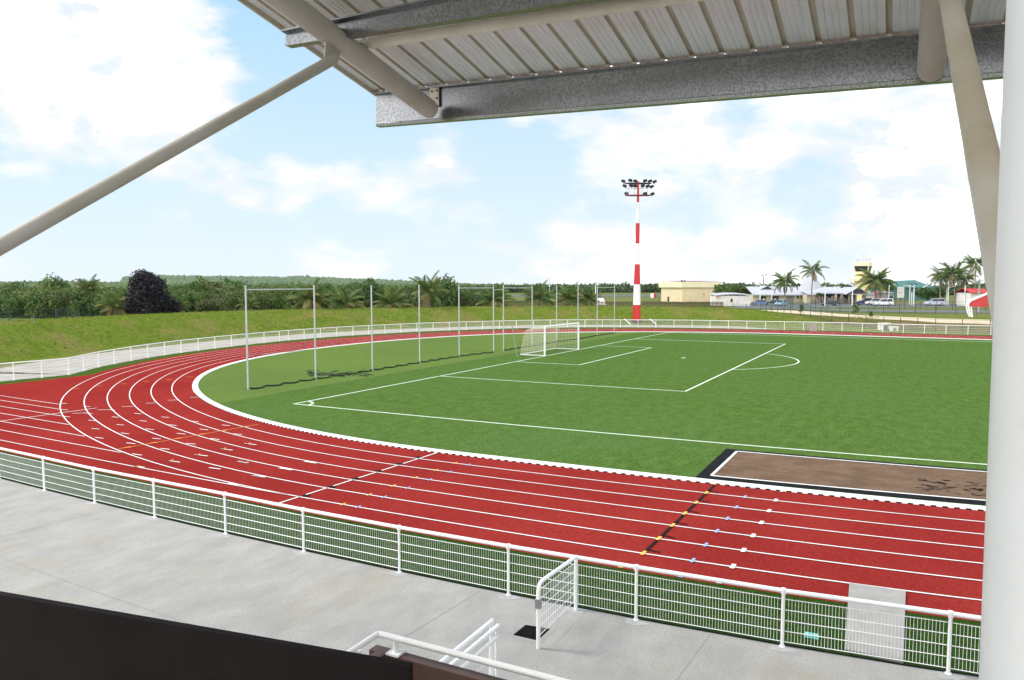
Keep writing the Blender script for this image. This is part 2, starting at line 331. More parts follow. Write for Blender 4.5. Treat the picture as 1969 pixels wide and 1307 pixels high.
for i in range(nA): fs.append((c0, i*nt_, ((i+1) % nA)*nt_)); mi.append(0)
mb.v, mb.f, mb.m = vs, fs, mi
tag(mb.build('ground', [M['bank'], M['field']], smooth=True), kind='structure')
def sheet(name, pts, z, m, follow=False):
    b = MB(); b.add([(p[0], p[1], z) for p in pts], [tuple(range(len(pts)))]); return tag(b.build(name, m), kind='structure')
def dens(pts, step=1.):
    out = []
    for i in range(len(pts)):
        a, b = pts[i], pts[(i+1) % len(pts)]; n = max(1, int(math.dist(a, b)/step))
        out += [(a[0]+(b[0]-a[0])*k/n, a[1]+(b[1]-a[1])*k/n) for k in range(n)]
    return out
WP = lambda pts, step=1.: [W(*p) for p in dens(pts, step)]
# ------------------------------------------------------------------ track
KA = [(-90,40.15),(-103,39.98),(-115,39.6),(-127,39.05),(-139,38.35),(-151,37.35),(-162,36.5),(-171,35.95),(-180,35.7),(-196,35.9),(-206,36.3),(-214,36.65),(-220,36.95),(-231,37.1),(-239,37.05),(-244,37.0),(-252,37.1),(-257,37.3),(-270,37.9)]
ka = np.array([-q[0] for q in KA], float); kr = np.array([q[1] for q in KA])
aa = np.linspace(90, 270, 181); rr = np.interp(aa, ka, kr)
for _ in range(60): rr[1:-1] = (rr[:-2]+2*rr[1:-1]+rr[2:])/4
arc = [(CX+r*math.cos(math.radians(-a)), CY+r*math.sin(math.radians(-a))) for a, r in zip(aa, rr)]
near = [(x, arc[0][1]) for x in np.arange(46, CX, -1.)]
farp = [(x, arc[-1][1]) for x in np.arange(CX+1, 112, 1.)]
KC = near+arc+farp                                # outer edge of the kerb, walked clockwise from the near right
kc = np.array(KC); tg = np.gradient(kc, axis=0); tg /= np.linalg.norm(tg, axis=1)[:, None]
for _ in range(6): tg[1:-1] = (tg[:-2]+2*tg[1:-1]+tg[2:])/4
nrm_ = np.stack([-tg[:, 1], tg[:, 0]], 1); nrm_ /= np.linalg.norm(nrm_, axis=1)[:, None]
def off(d): return kc+nrm_*d
if off(1)[10][1] > kc[10][1]: nrm_ = -nrm_
LW = 1.145
def lines_strip(b, pts, w, z, mi=0):
    pts = np.array(pts, float); t = np.gradient(pts, axis=0); t /= np.linalg.norm(t, axis=1)[:, None]+1e-9; n = np.stack([-t[:, 1], t[:, 0]], 1)
    A = [(*W(*q), z) for q in pts+n*w/2]; B = [(*W(*q), z) for q in pts-n*w/2]; b.strip(A, B, mi)
def seg(b, p, q, w, z, mi=0):
    n = max(2, int(math.dist(p, q))+1); lines_strip(b, [(p[0]+(q[0]-p[0])*k/(n-1), p[1]+(q[1]-p[1])*k/(n-1)) for k in range(n)], w, z, mi)
ZV, ZR, ZG, ZD, ZL = 0., .005, .010, .015, .020
# verge turf under everything inside the fences
ring = [(p.x, p.y) for p in FALL]
verge = [W(46, -16.45)]+[W(x, -16.45) for x in range(45, -24, -1)]+ring+[(118, ring[-1][1]), (118, 40), (60, -16)]
sheet('verge_turf', verge, ZV, M['turf3'])
sheet('near_verge_shade', WP([(45.5, -14.15), (-30, -14.15), (-30, -16.44), (45.5, -16.44)]), .0025, M['turf4'])  # darker turf colour standing in for pile shade seen from steeply above
OE = off(6*LW+.75)
outer = [tuple(q) for q in OE]
# red surface: outer curve plus the sprint apron on the left
ia = min(i for i, q in enumerate(outer) if q[0] < -21.3 and q[1] > 2)
red = [(46, -14.2)]+[(x, -14.2) for x in range(45, -21, -1)]+[(-21.4, -14.2)]+[(-21.4, y) for y in np.arange(-13, 3.2, 1.)]+outer[ia:]+[(112, 60), (80, 20), (46, -2)]
sheet('running_track', [W(*q) for q in red], ZR, M['track'])
infield = [tuple(q) for q in off(-.15)]
sheet('infield_turf', [W(*q) for q in infield+[(112, 60), (80, 20), (46, -2)]], ZG, M['turf2'])
mid_ = len(infield)//2; nearp = [q for q in infield[:mid_] if q[0] > -3.5]; farq = [q for q in infield[mid_:] if q[0] > -3.5]
seam = [(-3.5, nearp[-1][1]+(farq[0][1]-nearp[-1][1])*k/70) for k in range(1, 70)]
sheet('football_turf', [W(*q) for q in nearp+seam+farq+[(112, 60), (80, 20), (46, -2)]], ZD, M['turf'])
# raised white kerb with its drain slots
b = MB(); o0, o1 = off(-.34), off(0.); n = len(kc)
for (za, zb, da, db, m_) in ((.0, .06, -.36, -.34, 0), (.06, .06, -.34, -.02, 0), (.06, .008, -.02, 0., 0)):
    A = [(*W(*q), za) for q in off(da)]; B = [(*W(*q), zb) for q in off(db)]; b.strip(A, B, m_)
cum = np.r_[0, np.cumsum(np.linalg.norm(np.diff(kc, axis=0), axis=1))]
for s in np.arange(5, 55, .3):
    x = np.interp(s, cum, kc[:, 0]); y = np.interp(s, cum, kc[:, 1]); nx = np.interp(s, cum, nrm_[:, 0]); ny = np.interp(s, cum, nrm_[:, 1])
    p = W(x+nx*.0, y+ny*.0); b.box((p[0], p[1], .022), (.13, .035, .03), math.atan2(ny, nx)+pi/2, 1)
tag(b.build('track_kerb', [M['white'], M['black']]), kind='structure')
# lane lines and marks
b = MB(); zl = ZL
lane = [off(LW*k) for k in range(1, 7)]
for k, l in enumerate(lane): lines_strip(b, l, .055 if k < 5 else .055, zl)
lx = [-27, -27, -27, -27, -27, -27, -27]
ol = lane[5]
for i, y in enumerate([arc[0][1], -7.2, -8.35, -9.53, -10.78, -11.95]):
    hits = [q for q in ol if q[0] < 12 and abs(q[1]-y) < .35 and q[1] < 5]
    xe = min(hits, key=lambda q: abs(q[1]-y))[0] if hits else 0
    seg(b, (-21.3, y+.15), (xe, y), .055, zl)
seg(b, (-21.3, -13.1), (12, -13.12), .055, zl)
seg(b, (12.72, -6.3), (12.43, -14.15), .06, zl)
for y in (-7.38, -8.52, -9.67, -10.81, -11.96, -13.1): b.add([(*W(12.55+dx, y+.03+dy), zl+.004) for dx, dy in ((-.1, 0), (.12, 0), (.12, .22), (-.1, .22))], [(0, 1, 2, 3)], 1)
ZB = zl+.006
seg(b, (22.65, -6.4), (22.57, -13.15), .075, ZB, 1)
for i in range(7):
    y = -6.24-LW*i; x = 22.64-.012*i
    for xx, mi_, w in ((x, 2, .085), (23.75-.01*i, 3, .07), (24.6-.006*i, 0, .1)): seg(b, (xx, y-.14), (xx, y+.14), w, ZB+.004, mi_)
    if 0 < i: seg(b, (x+.03, y+.28), (x+.33, y+.2), .05, ZB, 1); seg(b, (14.15-.02*(i-1), y-.12), (14.15-.02*(i-1), y+.12), .06, ZB, 2); seg(b, (14.68-.02*(i-1), y-.12), (14.68-.02*(i-1), y+.12), .05, ZB, 3)
for xx, mi_ in ((22.4, 2), (23.7, 3), (24.5, 0)): seg(b, (xx, -14.2), (xx, -14.0), .12, ZB, mi_)
Z1 = [(450,213,495,217),(455,262,503,265),(468,312,517,317),(677,402,733,406),(703,468,765,475),(978,590,1050,600),(622,237,667,241),(532,291,617,287),(617,287,685,292),(655,340,710,346),(723,265,805,262),(805,262,850,268),(828,315,880,320),(860,372,915,377),(893,435,953,442),(935,508,1000,516),(1187,550,1253,557),(900,240,985,237),(993,289,1045,294),(1030,344,1085,349),(1075,404,1137,411),(1127,474,1188,480),(1375,513,1445,518),(1077,216,1150,212),(1193,316,1250,321),(1245,374,1305,380),(1308,438,1370,444),(1553,476,1622,485),(1243,193,1315,190),(1400,347,1468,352),(1478,407,1538,412),(1725,442,1790,447),(1405,172,1475,169),(1640,376,1700,381),(1752,645,1832,653),(1545,692,1630,703),(1868,747,1922,752),(1240,640,1330,652),(1440,595,1535,606),(1630,552,1720,563),(1810,512,1895,523),(1000,683,1070,689),(5,347,715,250)]
for (x1, y1, x2, y2) in Z1:
    p, q = gt(x1/3.844, 720+y1/3.844), gt(x2/3.844, 720+y2/3.844)
    seg(b, p, q, .07, zl+.004)
for (x1, y1, x2, y2) in [(65,30,145,42),(385,80,480,96),(575,30,665,44),(180,135,280,150),(0,195,60,210)]:
    seg(b, gt(440+x1/3.938, 880+y1/3.938), gt(440+x2/3.938, 880+y2/3.938), .12, zl+.004)
p, q = gt(227, 864.4), gt(497, 816.6); seg(b, p, q, .05, ZB, 4)
for k in range(6):
    f_ = k/6; r = (p[0]+(q[0]-p[0])*f_, p[1]+(q[1]-p[1])*f_); r2 = (r[0]+.07, r[1]+.5)
    b.add([(*W(r[0]-.02, r[1]), ZB+.004), (*W(r2[0]+.1, r2[1]), ZB+.004), (*W(r2[0]-.1, r2[1]), ZB+.004)], [(0, 1, 2)], 4)
for (x, y) in [(1380,20),(1225,38),(1060,53),(890,72),(715,88),(540,107)]:
    seg(b, gt(x/3.844, 720+y/3.844), gt((x+45)/3.844, 720+y/3.844), .09, ZB, 4)
for (x, y) in [(1020,685),(1270,640),(1470,597),(1660,553),(1840,515)]:
    seg(b, gt((x-35)/3.844, 720+(y+2)/3.844), gt((x-8)/3.844, 720+(y-1)/3.844), .06, ZB, 5)
    seg(b, gt((x-4)/3.844, 720+(y+4)/3.844), gt((x+8)/3.844, 720+(y-8)/3.844), .06, ZB, 4)
tag(b.build('track_markings', [M['lines'], M['black'], M['yellow'], M['blue'], M['orange'], M['rubber']]), kind='structure')
# ------------------------------------------------------------------ football pitch markings
PW = 67.78; hw = PW/2; b = MB(); lw = .12
def pl(p, q): seg(b, p, q, lw, ZL)
pl((0, -.0), (46, 0)); seg(b, (0, PW), (105, PW), .2, ZL); pl((.06, 0), (.06, PW))
pl((0, hw-20.16), (16.5, hw-20.16)); seg(b, (0, hw+20.16), (16.5, hw+20.16), .17, ZL); pl((16.44, hw-20.16), (16.44, hw+20.16))
pl((0, hw-9.16), (5.5, hw-9.16)); pl((0, hw+9.16), (5.5, hw+9.16)); pl((5.44, hw-9.16), (5.44, hw+9.16))
th = math.acos(5.5/9.15); lines_strip(b, [(11+9.15*math.cos(t), hw+9.15*math.sin(t)) for t in np.linspace(-th, th, 30)], lw, ZL)
lines_strip(b, [(math.cos(t), math.sin(t)) for t in np.linspace(.06, pi/2-.06, 12)], lw, ZL)
lines_strip(b, [(math.cos(t), PW-math.sin(t)) for t in np.linspace(.06, pi/2-.06, 12)], lw, ZL)
lines_strip(b, [(11+.11*math.cos(t), hw+.11*math.sin(t)) for t in np.linspace(0, 2*pi, 12)], .2, ZL)
tag(b.build('pitch_markings', M['pitchline']), kind='structure')
# the thin dark seam where the two turfs meet
b = MB(); lines_strip(b, [(-3.5, y) for y in np.arange(2, 45, 1.)], .07, ZL); tag(b.build('turf_seam', M['rope']), kind='structure')
# ------------------------------------------------------------------ sand pit
sheet('pit_surround', WP([(21.85, -.95), (21.88, -5.72), (46, -5.55), (46, -.9)]), ZL+.003, M['rubber'])
sheet('sand_pit', WP([(22.38, -1.38), (22.36, -5.27), (46, -4.75), (46, -1.3)]), ZL+.012, M['sand'])
b = MB()
for p, q in (((22.31, -1.31), (46, -1.24)), ((22.30, -5.33), (46, -4.81)), ((22.31, -1.31), (22.30, -5.33))): seg(b, p, q, .1, ZL+.018)
tag(b.build('pit_edging', M['white']), kind='structure')
b = MB(); R3 = random.Random(5)
for k in range(46):                                # loose dark scraps on the sand
    x, y = R3.gauss(29.3, .7), R3.uniform(-4.7, -3.0)
    if x < 27.4 and R3.random() < .8: continue
    a = R3.uniform(-.7, .7); l = R3.uniform(.08, .35)
    lines_strip(b, [(x+l*(t-.5)*math.cos(a), y+l*(t-.5)*math.sin(a)+R3.uniform(-.02, .02)) for t in (0, .33, .66, 1)], R3.uniform(.03, .07), ZL+.022)
tag(b.build('pit_debris', M['rubber']), kind='stuff', label='dark rubber scraps scattered on the sand of the jump pit', cat='debris')
# near concourse, its dark edge strip and the slab that bridges it
sheet('concourse', WP([(60, -16.56), (-60, -16.56), (-60, -48), (60, -48)], 2.), .03, M['conc'])
b = MB(); seg(b, (46, -16.50), (-40, -16.50), .13, .006); tag(b.build('edge_shade_strip', M['rubber']), kind='structure')  # flat black strip painting the shade below the concourse edge
b = MB(); q4 = [gt(1633, 1124.5), gt(1741.5, 1140), gt(1737, 1276.5), gt(1624, 1252.5)]; q4 = [W(*q) for q in q4]; b.add([(*q, .045) for q in q4]+[(*q, -.02) for q in q4], [(3, 2, 1, 0), (0, 1, 5, 4), (1, 2, 6, 5), (2, 3, 7, 6), (3, 0, 4, 7)]); tag(b.build('crossing_slab', M['slab']), kind='structure')
b = MB()
for p, q in (((24.9, -16.6), (24.4, -26)), ((20.4, -16.6), (19.9, -26)), ((3, -20.5), (30, -20.6)), ((9, -16.6), (8.6, -26))): seg(b, p, q, .012, .034)
tag(b.build('concourse_joints', M['greybox']), kind='structure')
b = MB(); R9 = random.Random(17)                   # pale mortar smeared round the fence feet
for x in (-7.26, -4.7, -2.13, .43, 2.99, 5.56, 8.06, 10.65, 13.29, 15.79, 18.42, 20.98, 22.42, 23.55, 26.10, 28.66, 31.2):
    n = 14; b.add([(*W(x+R9.uniform(.11, .24)*math.cos(2*pi*k/n)*1.3, min(-16.57, -16.68+R9.uniform(.1, .2)*math.sin(2*pi*k/n))), .0335) for k in range(n)], [tuple(range(n))])
tag(b.build('mortar_patches', mat('mortar', (.42, .42, .43), (.35, .345, .335), 7, .9, spec=.02)), kind='structure')
# far concrete path along the fence
i1 = next(i for i, q in enumerate(FALL) if q.y > 70 and q.x > 8)
def outset(pts, d):
    out = []
    for i, p in enumerate(pts):
        t = (pts[min(i+1, len(pts)-1)]-pts[max(i-1, 0)]).normalized(); out.append(p+Vector((-t.y, t.x, 0))*d)
    return out
sgn = 1 if (outset(FALL, 1)[20]-Vector((CX, CY, 0))).length > (FALL[20]-Vector((CX, CY, 0))).length else -1
b = MB(); cut = FALL[:i1]
b.strip([(p.x, p.y, .012) for p in outset(cut, -.1*sgn)], [(p.x, p.y, .012) for p in outset(cut, 6.9*sgn)])
rest = FALL[i1-1:]; b.strip([(p.x, p.y, .012) for p in outset(rest, -.2*sgn)], [(p.x, p.y, .012) for p in outset(rest, .45*sgn)])
b.add([(*(cut[-1][:2]), .016), (*(outset(FALL, 6.5*sgn)[i1-1][:2]), .016), (*(outset(FALL, .4*sgn)[i1+2][:2]), .016)], [(0, 1, 2)])
tag(b.build('perimeter_path', M['path']), kind='structure')
# far roads, car park, sandy track and runway
def decal(name, px_rows, m, dz=.03, n=24):
    b = MB(); A = []; B = []
    for k in range(n+1):
        f_ = k/n; xs = [r[0] for r in px_rows]; px = xs[0]+(xs[-1]-xs[0])*f_
        t = float(np.interp(px, xs, [r[1] for r in px_rows])); u = float(np.interp(px, xs, [r[2] for r in px_rows]))
        for d_l, L_ in ((t, A), (u, B)):
            p = P3(px, d_l, dz); L_.append(tuple(p))
    m_ = 8; rows = [[tuple(Vector(a).lerp(Vector(c), j/m_)) for a, c in zip(A, B)] for j in range(m_+1)]
    rows = [[(q[0], q[1], T(q[0], q[1])+dz) for q in r] for r in rows]
    for r0, r1 in zip(rows[:-1], rows[1:]): b.strip(r0, r1)
    return tag(b.build(name, m), kind='structure')
decal('sandy_path', [(1455, 150, 156), (1540, 134, 150), (1610, 122, 134), (1710, 113, 123), (1800, 107, 116), (2050, 98, 106)], M['dirt'], .05)
decal('bare_soil', [(1560, 116, 121), (1610, 111.5, 121.5), (1710, 105, 112.5), (2050, 94, 97.5)], M['soil'], .035)
decal('road', [(1440, 165, 172), (1640, 146, 158), (1800, 140, 152), (2050, 134, 146)], M['asphalt'], .05)
decal('car_park', [(1405, 166, 207), (1640, 172, 207), (1930, 172, 205), (2050, 170, 205)], M['asphalt'], .04)
decal('left_road', [(-320, 76, 91), (60, 78, 91), (150, 84, 94), (240, 93, 98)], M['asphalt'], .04)
decal('runway', [(930, 335, 400), (1110, 335, 400), (1500, 335, 410)], M['runway'], .06)
# ------------------------------------------------------------------ builders that respect a thing's own frame
def put(b, name, mats, root, parent=None, smooth=None):
    """mesh given in scene coordinates, stored in the root's frame"""
    Mi = (Matrix.Translation(root.location) @ Matrix.Rotation(root.rotation_euler.z, 4, 'Z')).inverted()
    b.v = [tuple(Mi @ Vector(v)) for v in b.v]
    o = b.build(name, mats, parent or root)
    if smooth: smooth_by_angle(o, smooth)
    return o
def loc(b, name, mats, parent, smooth=None):
    o = b.build(name, mats, parent)
    if smooth: smooth_by_angle(o, smooth)
    return o
# ------------------------------------------------------------------ near fence, gate leaf
FX = [-7.26, -4.7, -2.13, .43, 2.99, 5.56, 8.06, 10.65, 13.29, 15.79, 18.42, 20.98, 23.55, 26.10, 28.66, 31.2, 33.8]
TOPS = {5.56: 877, 8.06: 898, 10.65: 920, 13.29: 946, 15.79: 976, 18.42: 1010, 20.98: 1046, 23.55: 1086, 26.10: 1131}
hx = sorted(TOPS); hz = [zat(*W(x, -16.6), TOPS[x]) for x in hx]
ZF = .03; a_, b_ = W(FX[0], -16.6), W(FX[-1], -16.6)
root = empty('spectator_fence', (*W(15.79, -16.6), ZF), 0, 'long white metal fence with mesh panels between the grey concourse and the red track', 'fence')
pts = [Vector((*W(x, -16.6), ZF)) for x in FX]; ht = [float(np.interp(x, hx, hz))-.04 for x in FX]
b = MB()
for i in range(len(pts)-1): b.tube([pts[i]+Vector((0, 0, ht[i]-ZF)), pts[i+1]+Vector((0, 0, ht[i+1]-ZF))], .037, 10)
rail = put(b, 'top_rail', M['rail'], root, smooth=50)
for i, p in enumerate(pts):
    b = MB(); b.tube([p, p+Vector((0, 0, ht[i]-ZF))], .029, 10); b.tube([p, p+Vector((0, 0, .012))], .052, 12); b.tube([p+Vector((0, 0, ht[i]-ZF-.05)), p+Vector((0, 0, ht[i]-ZF+.04))], .043, 10)
    put(b, 'post', M['rail'], root, smooth=50)
def mesh_panel(b, p, q, z0, z1, rows, step, rv=.0032, rh=.0075, over=.02):
    d = (q-p); L_ = Vector((d.x, d.y)).length; n = max(1, int(L_/step))
    for r in range(rows):
        f_ = r/(rows-1); A = p.copy(); B = q.copy(); A.z = z0[0]+(z1[0]-z0[0])*f_; B.z = z0[1]+(z1[1]-z0[1])*f_; b.tube([A, B], rh, 4, caps=False)
    for k in range(1, n):
        f_ = k/n; A = p.lerp(q, f_); B = A.copy(); A.z = z0[0]+(z0[1]-z0[0])*f_; B.z = z1[0]+(z1[1]-z1[0])*f_+over; b.tube([A, B], rv, 4, caps=False)
for i in range(len(pts)-1):
    b = MB(); e = (pts[i+1]-pts[i]).normalized()*.035
    mesh_panel(b, pts[i]+e, pts[i+1]-e, (ZF+.09, ZF+.09), (ht[i]-.14, ht[i+1]-.14), 5, .05)
    put(b, 'mesh_panel', M['rail'], root)
# open gate leaf standing into the concourse
g0 = Vector((*W(*gt(1107, 1176)), ZF)); g1 = Vector((*W(*gt(1035, 1250)), ZF))
root = empty('gate_leaf', g0, 0, 'white mesh gate leaf standing open at a right angle to the concourse fence', 'gate')
gh = zat(g0.x, g0.y, 1070); gh1 = zat(g1.x, g1.y, 1122)
b = MB(); b.tube([g0, g0+Vector((0, 0, gh-ZF))], .034, 10); put(b, 'hinge_post', M['rail'], root, smooth=50)
b = MB(); dv = (g1-g0).normalized()
b.tube([Vector((g0.x, g0.y, gh)), Vector((g1.x, g1.y, gh1))-dv*.14, Vector((g1.x, g1.y, gh1-.03))-dv*.04, Vector((g1.x, g1.y, gh1-.12)), g1], .034, 10)
put(b, 'leaf_frame', M['rail'], root, smooth=60)
b = MB(); mesh_panel(b, g0-Vector((0, 0, 0))+dv*.03, g1-dv*.03, (ZF+.2, ZF+.2), (gh-.1, gh1-.12), 6, .075, over=0.); put(b, 'mesh_panel', M['rail'], root)
b = MB(); b.box(Vector((g1.x, g1.y, gh1-.33)), (.1, .1, .15), .3); put(b, 'latch', M['greybox'], root)
# drain grate
ps = [W(*gt(*q)) for q in ((987.8, 1224.6), (1011.7, 1205.4), (1056, 1213), (1033, 1235))]; qs = [W(*gt(*q)) for q in ((971.6, 1225), (1007, 1200), (1072, 1211), (1038, 1242))]
root = empty('drain_grate', (*ps[0], .03), 0, 'square black drain grate set in pale mortar beside the open gate leaf', 'drain grate')
b = MB(); b.add([(*q, .034) for q in qs], [(0, 1, 2, 3)]); put(b, 'mortar_collar', M['slab'], root)
b = MB(); n = 14
b.add([(*q, .038) for q in ps], [(0, 1, 2, 3)])
for k in range(n+1):
    f_ = k/n; A = Vector((*ps[0], .04)).lerp(Vector((*ps[3], .04)), f_); B = Vector((*ps[1], .04)).lerp(Vector((*ps[2], .04)), f_); b.tube([A, B], .008, 4)
put(b, 'grate_bars', M['rubber'], root)
# small turquoise lid on the verge
p = W(*gt(1560, 1226)); b = MB(); b.box((0, 0, .03), (.24, .13, .05), 0, top=(.9, .85)); b.box((0, 0, .06), (.1, .03, .02))
o = b.build('valve_lid', mat('turquoise', (.2, .62, .55), (.16, .5, .46), 6, .6)); o.location = (*p, .01); tag(o, 'small turquoise utility lid lying in the green strip behind the concourse fence', 'utility lid')
# ------------------------------------------------------------------ perimeter fence round the far bend
root = empty('perimeter_fence', (*FALL[30][:2], 0), 0, 'long curved white rail fence with mesh running round the far side of the track', 'fence')
tops = []
for i, p in enumerate(FALL):
    px = 984.5+FP*(p-CAM).dot(R)/(p-CAM).dot(F)
    h = float(np.interp(px, [26, 130, 348, 480, 640, 800, 1000, 1230, 1400, 1580, 1740, 1900], [1.1]*12)); tops.append(1.12)
b = MB()
for i in range(len(FALL)-1): b.tube([FALL[i]+Vector((0, 0, tops[i])), FALL[i+1]+Vector((0, 0, tops[i+1]))], .045, 6)
put(b, 'top_rail', M['rail'], root)
b0 = MB(); b0.tube([(0, 0, 0), (0, 0, 1.12)], .042, 6); b0.box((0, 0, .01), (.16, .16, .02)); pm = None
Mi = -Vector(root.location)
for p in FALL:
    if pm is None: o = b0.build('post', M['rail'], root); pm = o
    else: o = pm.copy(); COL.objects.link(o); o.parent = root
    o.location = p+Mi
for i in range(len(FALL)-1):
    b = MB(); mesh_panel(b, FALL[i], FALL[i+1], (.12, .12), (.98, .98), 5, .1, .004, .008); put(b, 'mesh_panel', M['rail'], root)
b = MB(); p = at(1563, 636.5); b.box(p+Vector((0, -.0, .52)), (.95, .06, 1.0), .0); put(b, 'infill_panel', M['slab'], root)
for px in (1199, 1249):
    p = at(px-7, 626); q = at(px+6, 626); b = MB(); b.tube([p+Vector((0, 2, .95)), q+Vector((0, 2, .1))], .09, 5)
    o = b.build('stay_bar', M['rail']); put_ = o; tag(o, 'white sloping stay bar behind the perimeter fence %s of the mast foot' % ('left' if px < 1220 else 'right'), 'stay bar', 'sloping stays near the mast')
# ------------------------------------------------------------------ ball-stop posts
NP = [((477, 749), 551), ((607, 729), 549.5), ((716, 712), 549), ((807, 697), 548), ((883, 685), 548.5), ((949, 677), 548.5), ((968, 674), 548.5), ((1023, 665), 549), ((1070, 657), 549), ((1111, 652), 549), ((1148, 645), 549), ((1181, 640), 549)]
nb = [at(*q[0], ZD) for q in NP]; nh = [zat(p.x, p.y, q[1]) for p, q in zip(nb, NP)]
nh = [(v+sum(nh)/len(nh))/2 for v in nh]
def polepart(root, i, name='post'):
    b = MB(); p = nb[i]; b.tube([p, (p.x, p.y, nh[i])], .052, 8); b.tube([(p.x, p.y, nh[i]), (p.x, p.y, nh[i]+.03)], .06, 8); b.tube([p, (p.x, p.y, p.z+.05)], .09, 8)
    return put(b, name, M['steel'], root, smooth=50)
def crossbar(root, i, j, dz=-.22, name='crossbar', r=.035):
    b = MB(); b.tube([(nb[i].x, nb[i].y, nh[i]+dz), (nb[j].x, nb[j].y, nh[j]+dz)], r, 6); put(b, name, M['steel'], root, smooth=50)
root = empty('ball_stop', nb[0], 0, 'pair of tall grey ball-stop posts with crossbar, closest to the near pitch corner', 'net posts', 'ball-stop posts behind the goal line'); polepart(root, 0); polepart(root, 1); crossbar(root, 0, 1)
b = MB(); b.tube([(nb[0].x, nb[0].y, zat(nb[0].x, nb[0].y, 684)), (nb[1].x, nb[1].y, zat(nb[1].x, nb[1].y, 670.8))], .014, 4); put(b, 'stay_wire', M['greybox'], root)
root = empty('net_post', nb[2], 0, 'lone tall grey ball-stop post, first to the right of the crossbar pair', 'net post', 'ball-stop posts behind the goal line'); polepart(root, 2)
root = empty('net_post', nb[3], 0, 'lone tall grey ball-stop post with a large palm rising behind it', 'net post', 'ball-stop posts behind the goal line'); polepart(root, 3)
root = empty('ball_stop', nb[5], 0, 'row of four tall grey ball-stop posts with crossbars, left of the goal', 'net posts', 'ball-stop posts behind the goal line')
for i in (4, 5, 6, 7): polepart(root, i)
crossbar(root, 4, 5); crossbar(root, 6, 7); crossbar(root, 5, 6, -.38, r=.028)
root = empty('net_post', nb[8], 0, 'lone tall grey ball-stop post seen through the goal net', 'net post', 'ball-stop posts behind the goal line'); polepart(root, 8)
root = empty('net_post', nb[9], 0, 'lone tall grey ball-stop post just right of the goal\'s far upright', 'net post', 'ball-stop posts behind the goal line'); polepart(root, 9)
root = empty('ball_stop', nb[10], 0, 'far pair of tall grey ball-stop posts with crossbar, nearest the striped mast', 'net posts', 'ball-stop posts behind the goal line'); polepart(root, 10); polepart(root, 11); crossbar(root, 10, 11)
b = MB(); b.tube([(nb[10].x, nb[10].y, zat(nb[10].x, nb[10].y, 612)), (nb[11].x, nb[11].y, zat(nb[11].x, nb[11].y, 609.5))], .014, 4); put(b, 'stay_wire', M['greybox'], root)
# dropped nets: scalloped black cords on the turf
def cord(idx, label):
    b = MB(); R4 = random.Random(idx[0]); pts = []
    for i, j in zip(idx[:-1], idx[1:]):
        p, q = nb[i], nb[j]; n = max(2, int((q-p).length/1.25))
        for k in range(n):
            for s in range(4):
                f_ = (k+s/4)/n; w = abs(math.sin(pi*s/4)); pts.append(p.lerp(q, f_)+Vector((-.05+.28*w+R4.uniform(-.05, .05), 0, .035+.05*(1-w))))
    pts.append(nb[idx[-1]]+Vector((0, 0, .05))); b.tube(pts, .05, 5)
    for q in pts:
        for _ in range(2):
            a = R4.uniform(0, 6.28); l = R4.uniform(.1, .3); b.tube([q-Vector((0, 0, .02)), q+Vector((l*math.cos(a)*.6, l*math.sin(a), -.03))], .014, 3)
    tag(b.build('dropped_net', M['rope']), label, 'net', 'nets lowered onto the turf')
cord([0, 1, 2, 3, 4, 5], 'long dark net lowered onto the light turf along the left row of posts')
cord([6, 7, 8, 9, 10, 11], 'dark net lowered onto the turf behind the goal')
b = MB(); R4 = random.Random(9); p0, p1 = at(575, 718), at(700, 722)
for k in range(85):
    c = at(R4.uniform(585, 705), R4.gauss(719, 3.2), .03); a = R4.uniform(1.0, 2.2); l = R4.uniform(.15, .8)
    b.tube([c, c+Vector((.3*l*math.cos(a), l*math.sin(a)*.6, .02)), c+Vector((l*math.cos(a), l*math.sin(a), 0))], .02, 3)
tag(b.build('net_heap', M['rope']), 'flat dark heap of net strands on the light turf between the first posts', 'net heap', None, 'stuff')
# ------------------------------------------------------------------ goal
gA = Vector((*W(.06, hw-3.72), ZD)); gB = Vector((*W(.06, hw+3.72), ZD)); gd = (gB-gA).normalized(); gn = Vector((-gd.y, gd.x, 0))
if gn.x > 0: gn = -gn
zA, zB = zat(gA.x, gA.y, 627.5), zat(gB.x, gB.y, 621)
root = empty('football_goal', (gA+gB)/2, 0, 'white football goal with a cream net on the goal line', 'goal')
b = MB(); b.tube([gA, (gA.x, gA.y, zA+.06)], .075, 10); put(b, 'goal_post', M['rail'], root, smooth=50)
b = MB(); b.tube([gB, (gB.x, gB.y, zB+.06)], .075, 10); put(b, 'goal_post', M['rail'], root, smooth=50)
b = MB(); b.tube([(gA.x, gA.y, zA), (gB.x, gB.y, zB)], .07, 10); put(b, 'crossbar', M['rail'], root, smooth=50)
b = MB(); dep = 2.35
b.tube([gA+Vector((0, 0, .04)), gA+gn*dep+Vector((0, 0, .04)), gB+gn*dep+Vector((0, 0, .04)), gB+Vector((0, 0, .04))], .035, 6); put(b, 'ground_frame', M['rail'], root, smooth=50)
b = MB(); r_ = .006
prof = [(0, 1.0), (.45, .985), (.9, .955), (1.35, .92), (1.75, .88), (1.95, .8), (2.06, .65), (2.15, .5), (2.24, .33), (2.31, .17), (2.35, .02)]
def prf(s, f_, zt): i = s; return prof[i]
L_ = (gB-gA).length; nv = int(L_/.16)
for k in range(nv+1):
    f_ = k/nv; base = gA.lerp(gB, f_); zt = zA+(zB-zA)*f_; sag = .06*math.sin(pi*f_)
    b.tube([base+gn*d+Vector((0, 0, h*zt-ZD-(sag if 0 < i < 9 else 0))) for i, (d, h) in enumerate(prof)], r_, 3, caps=False)
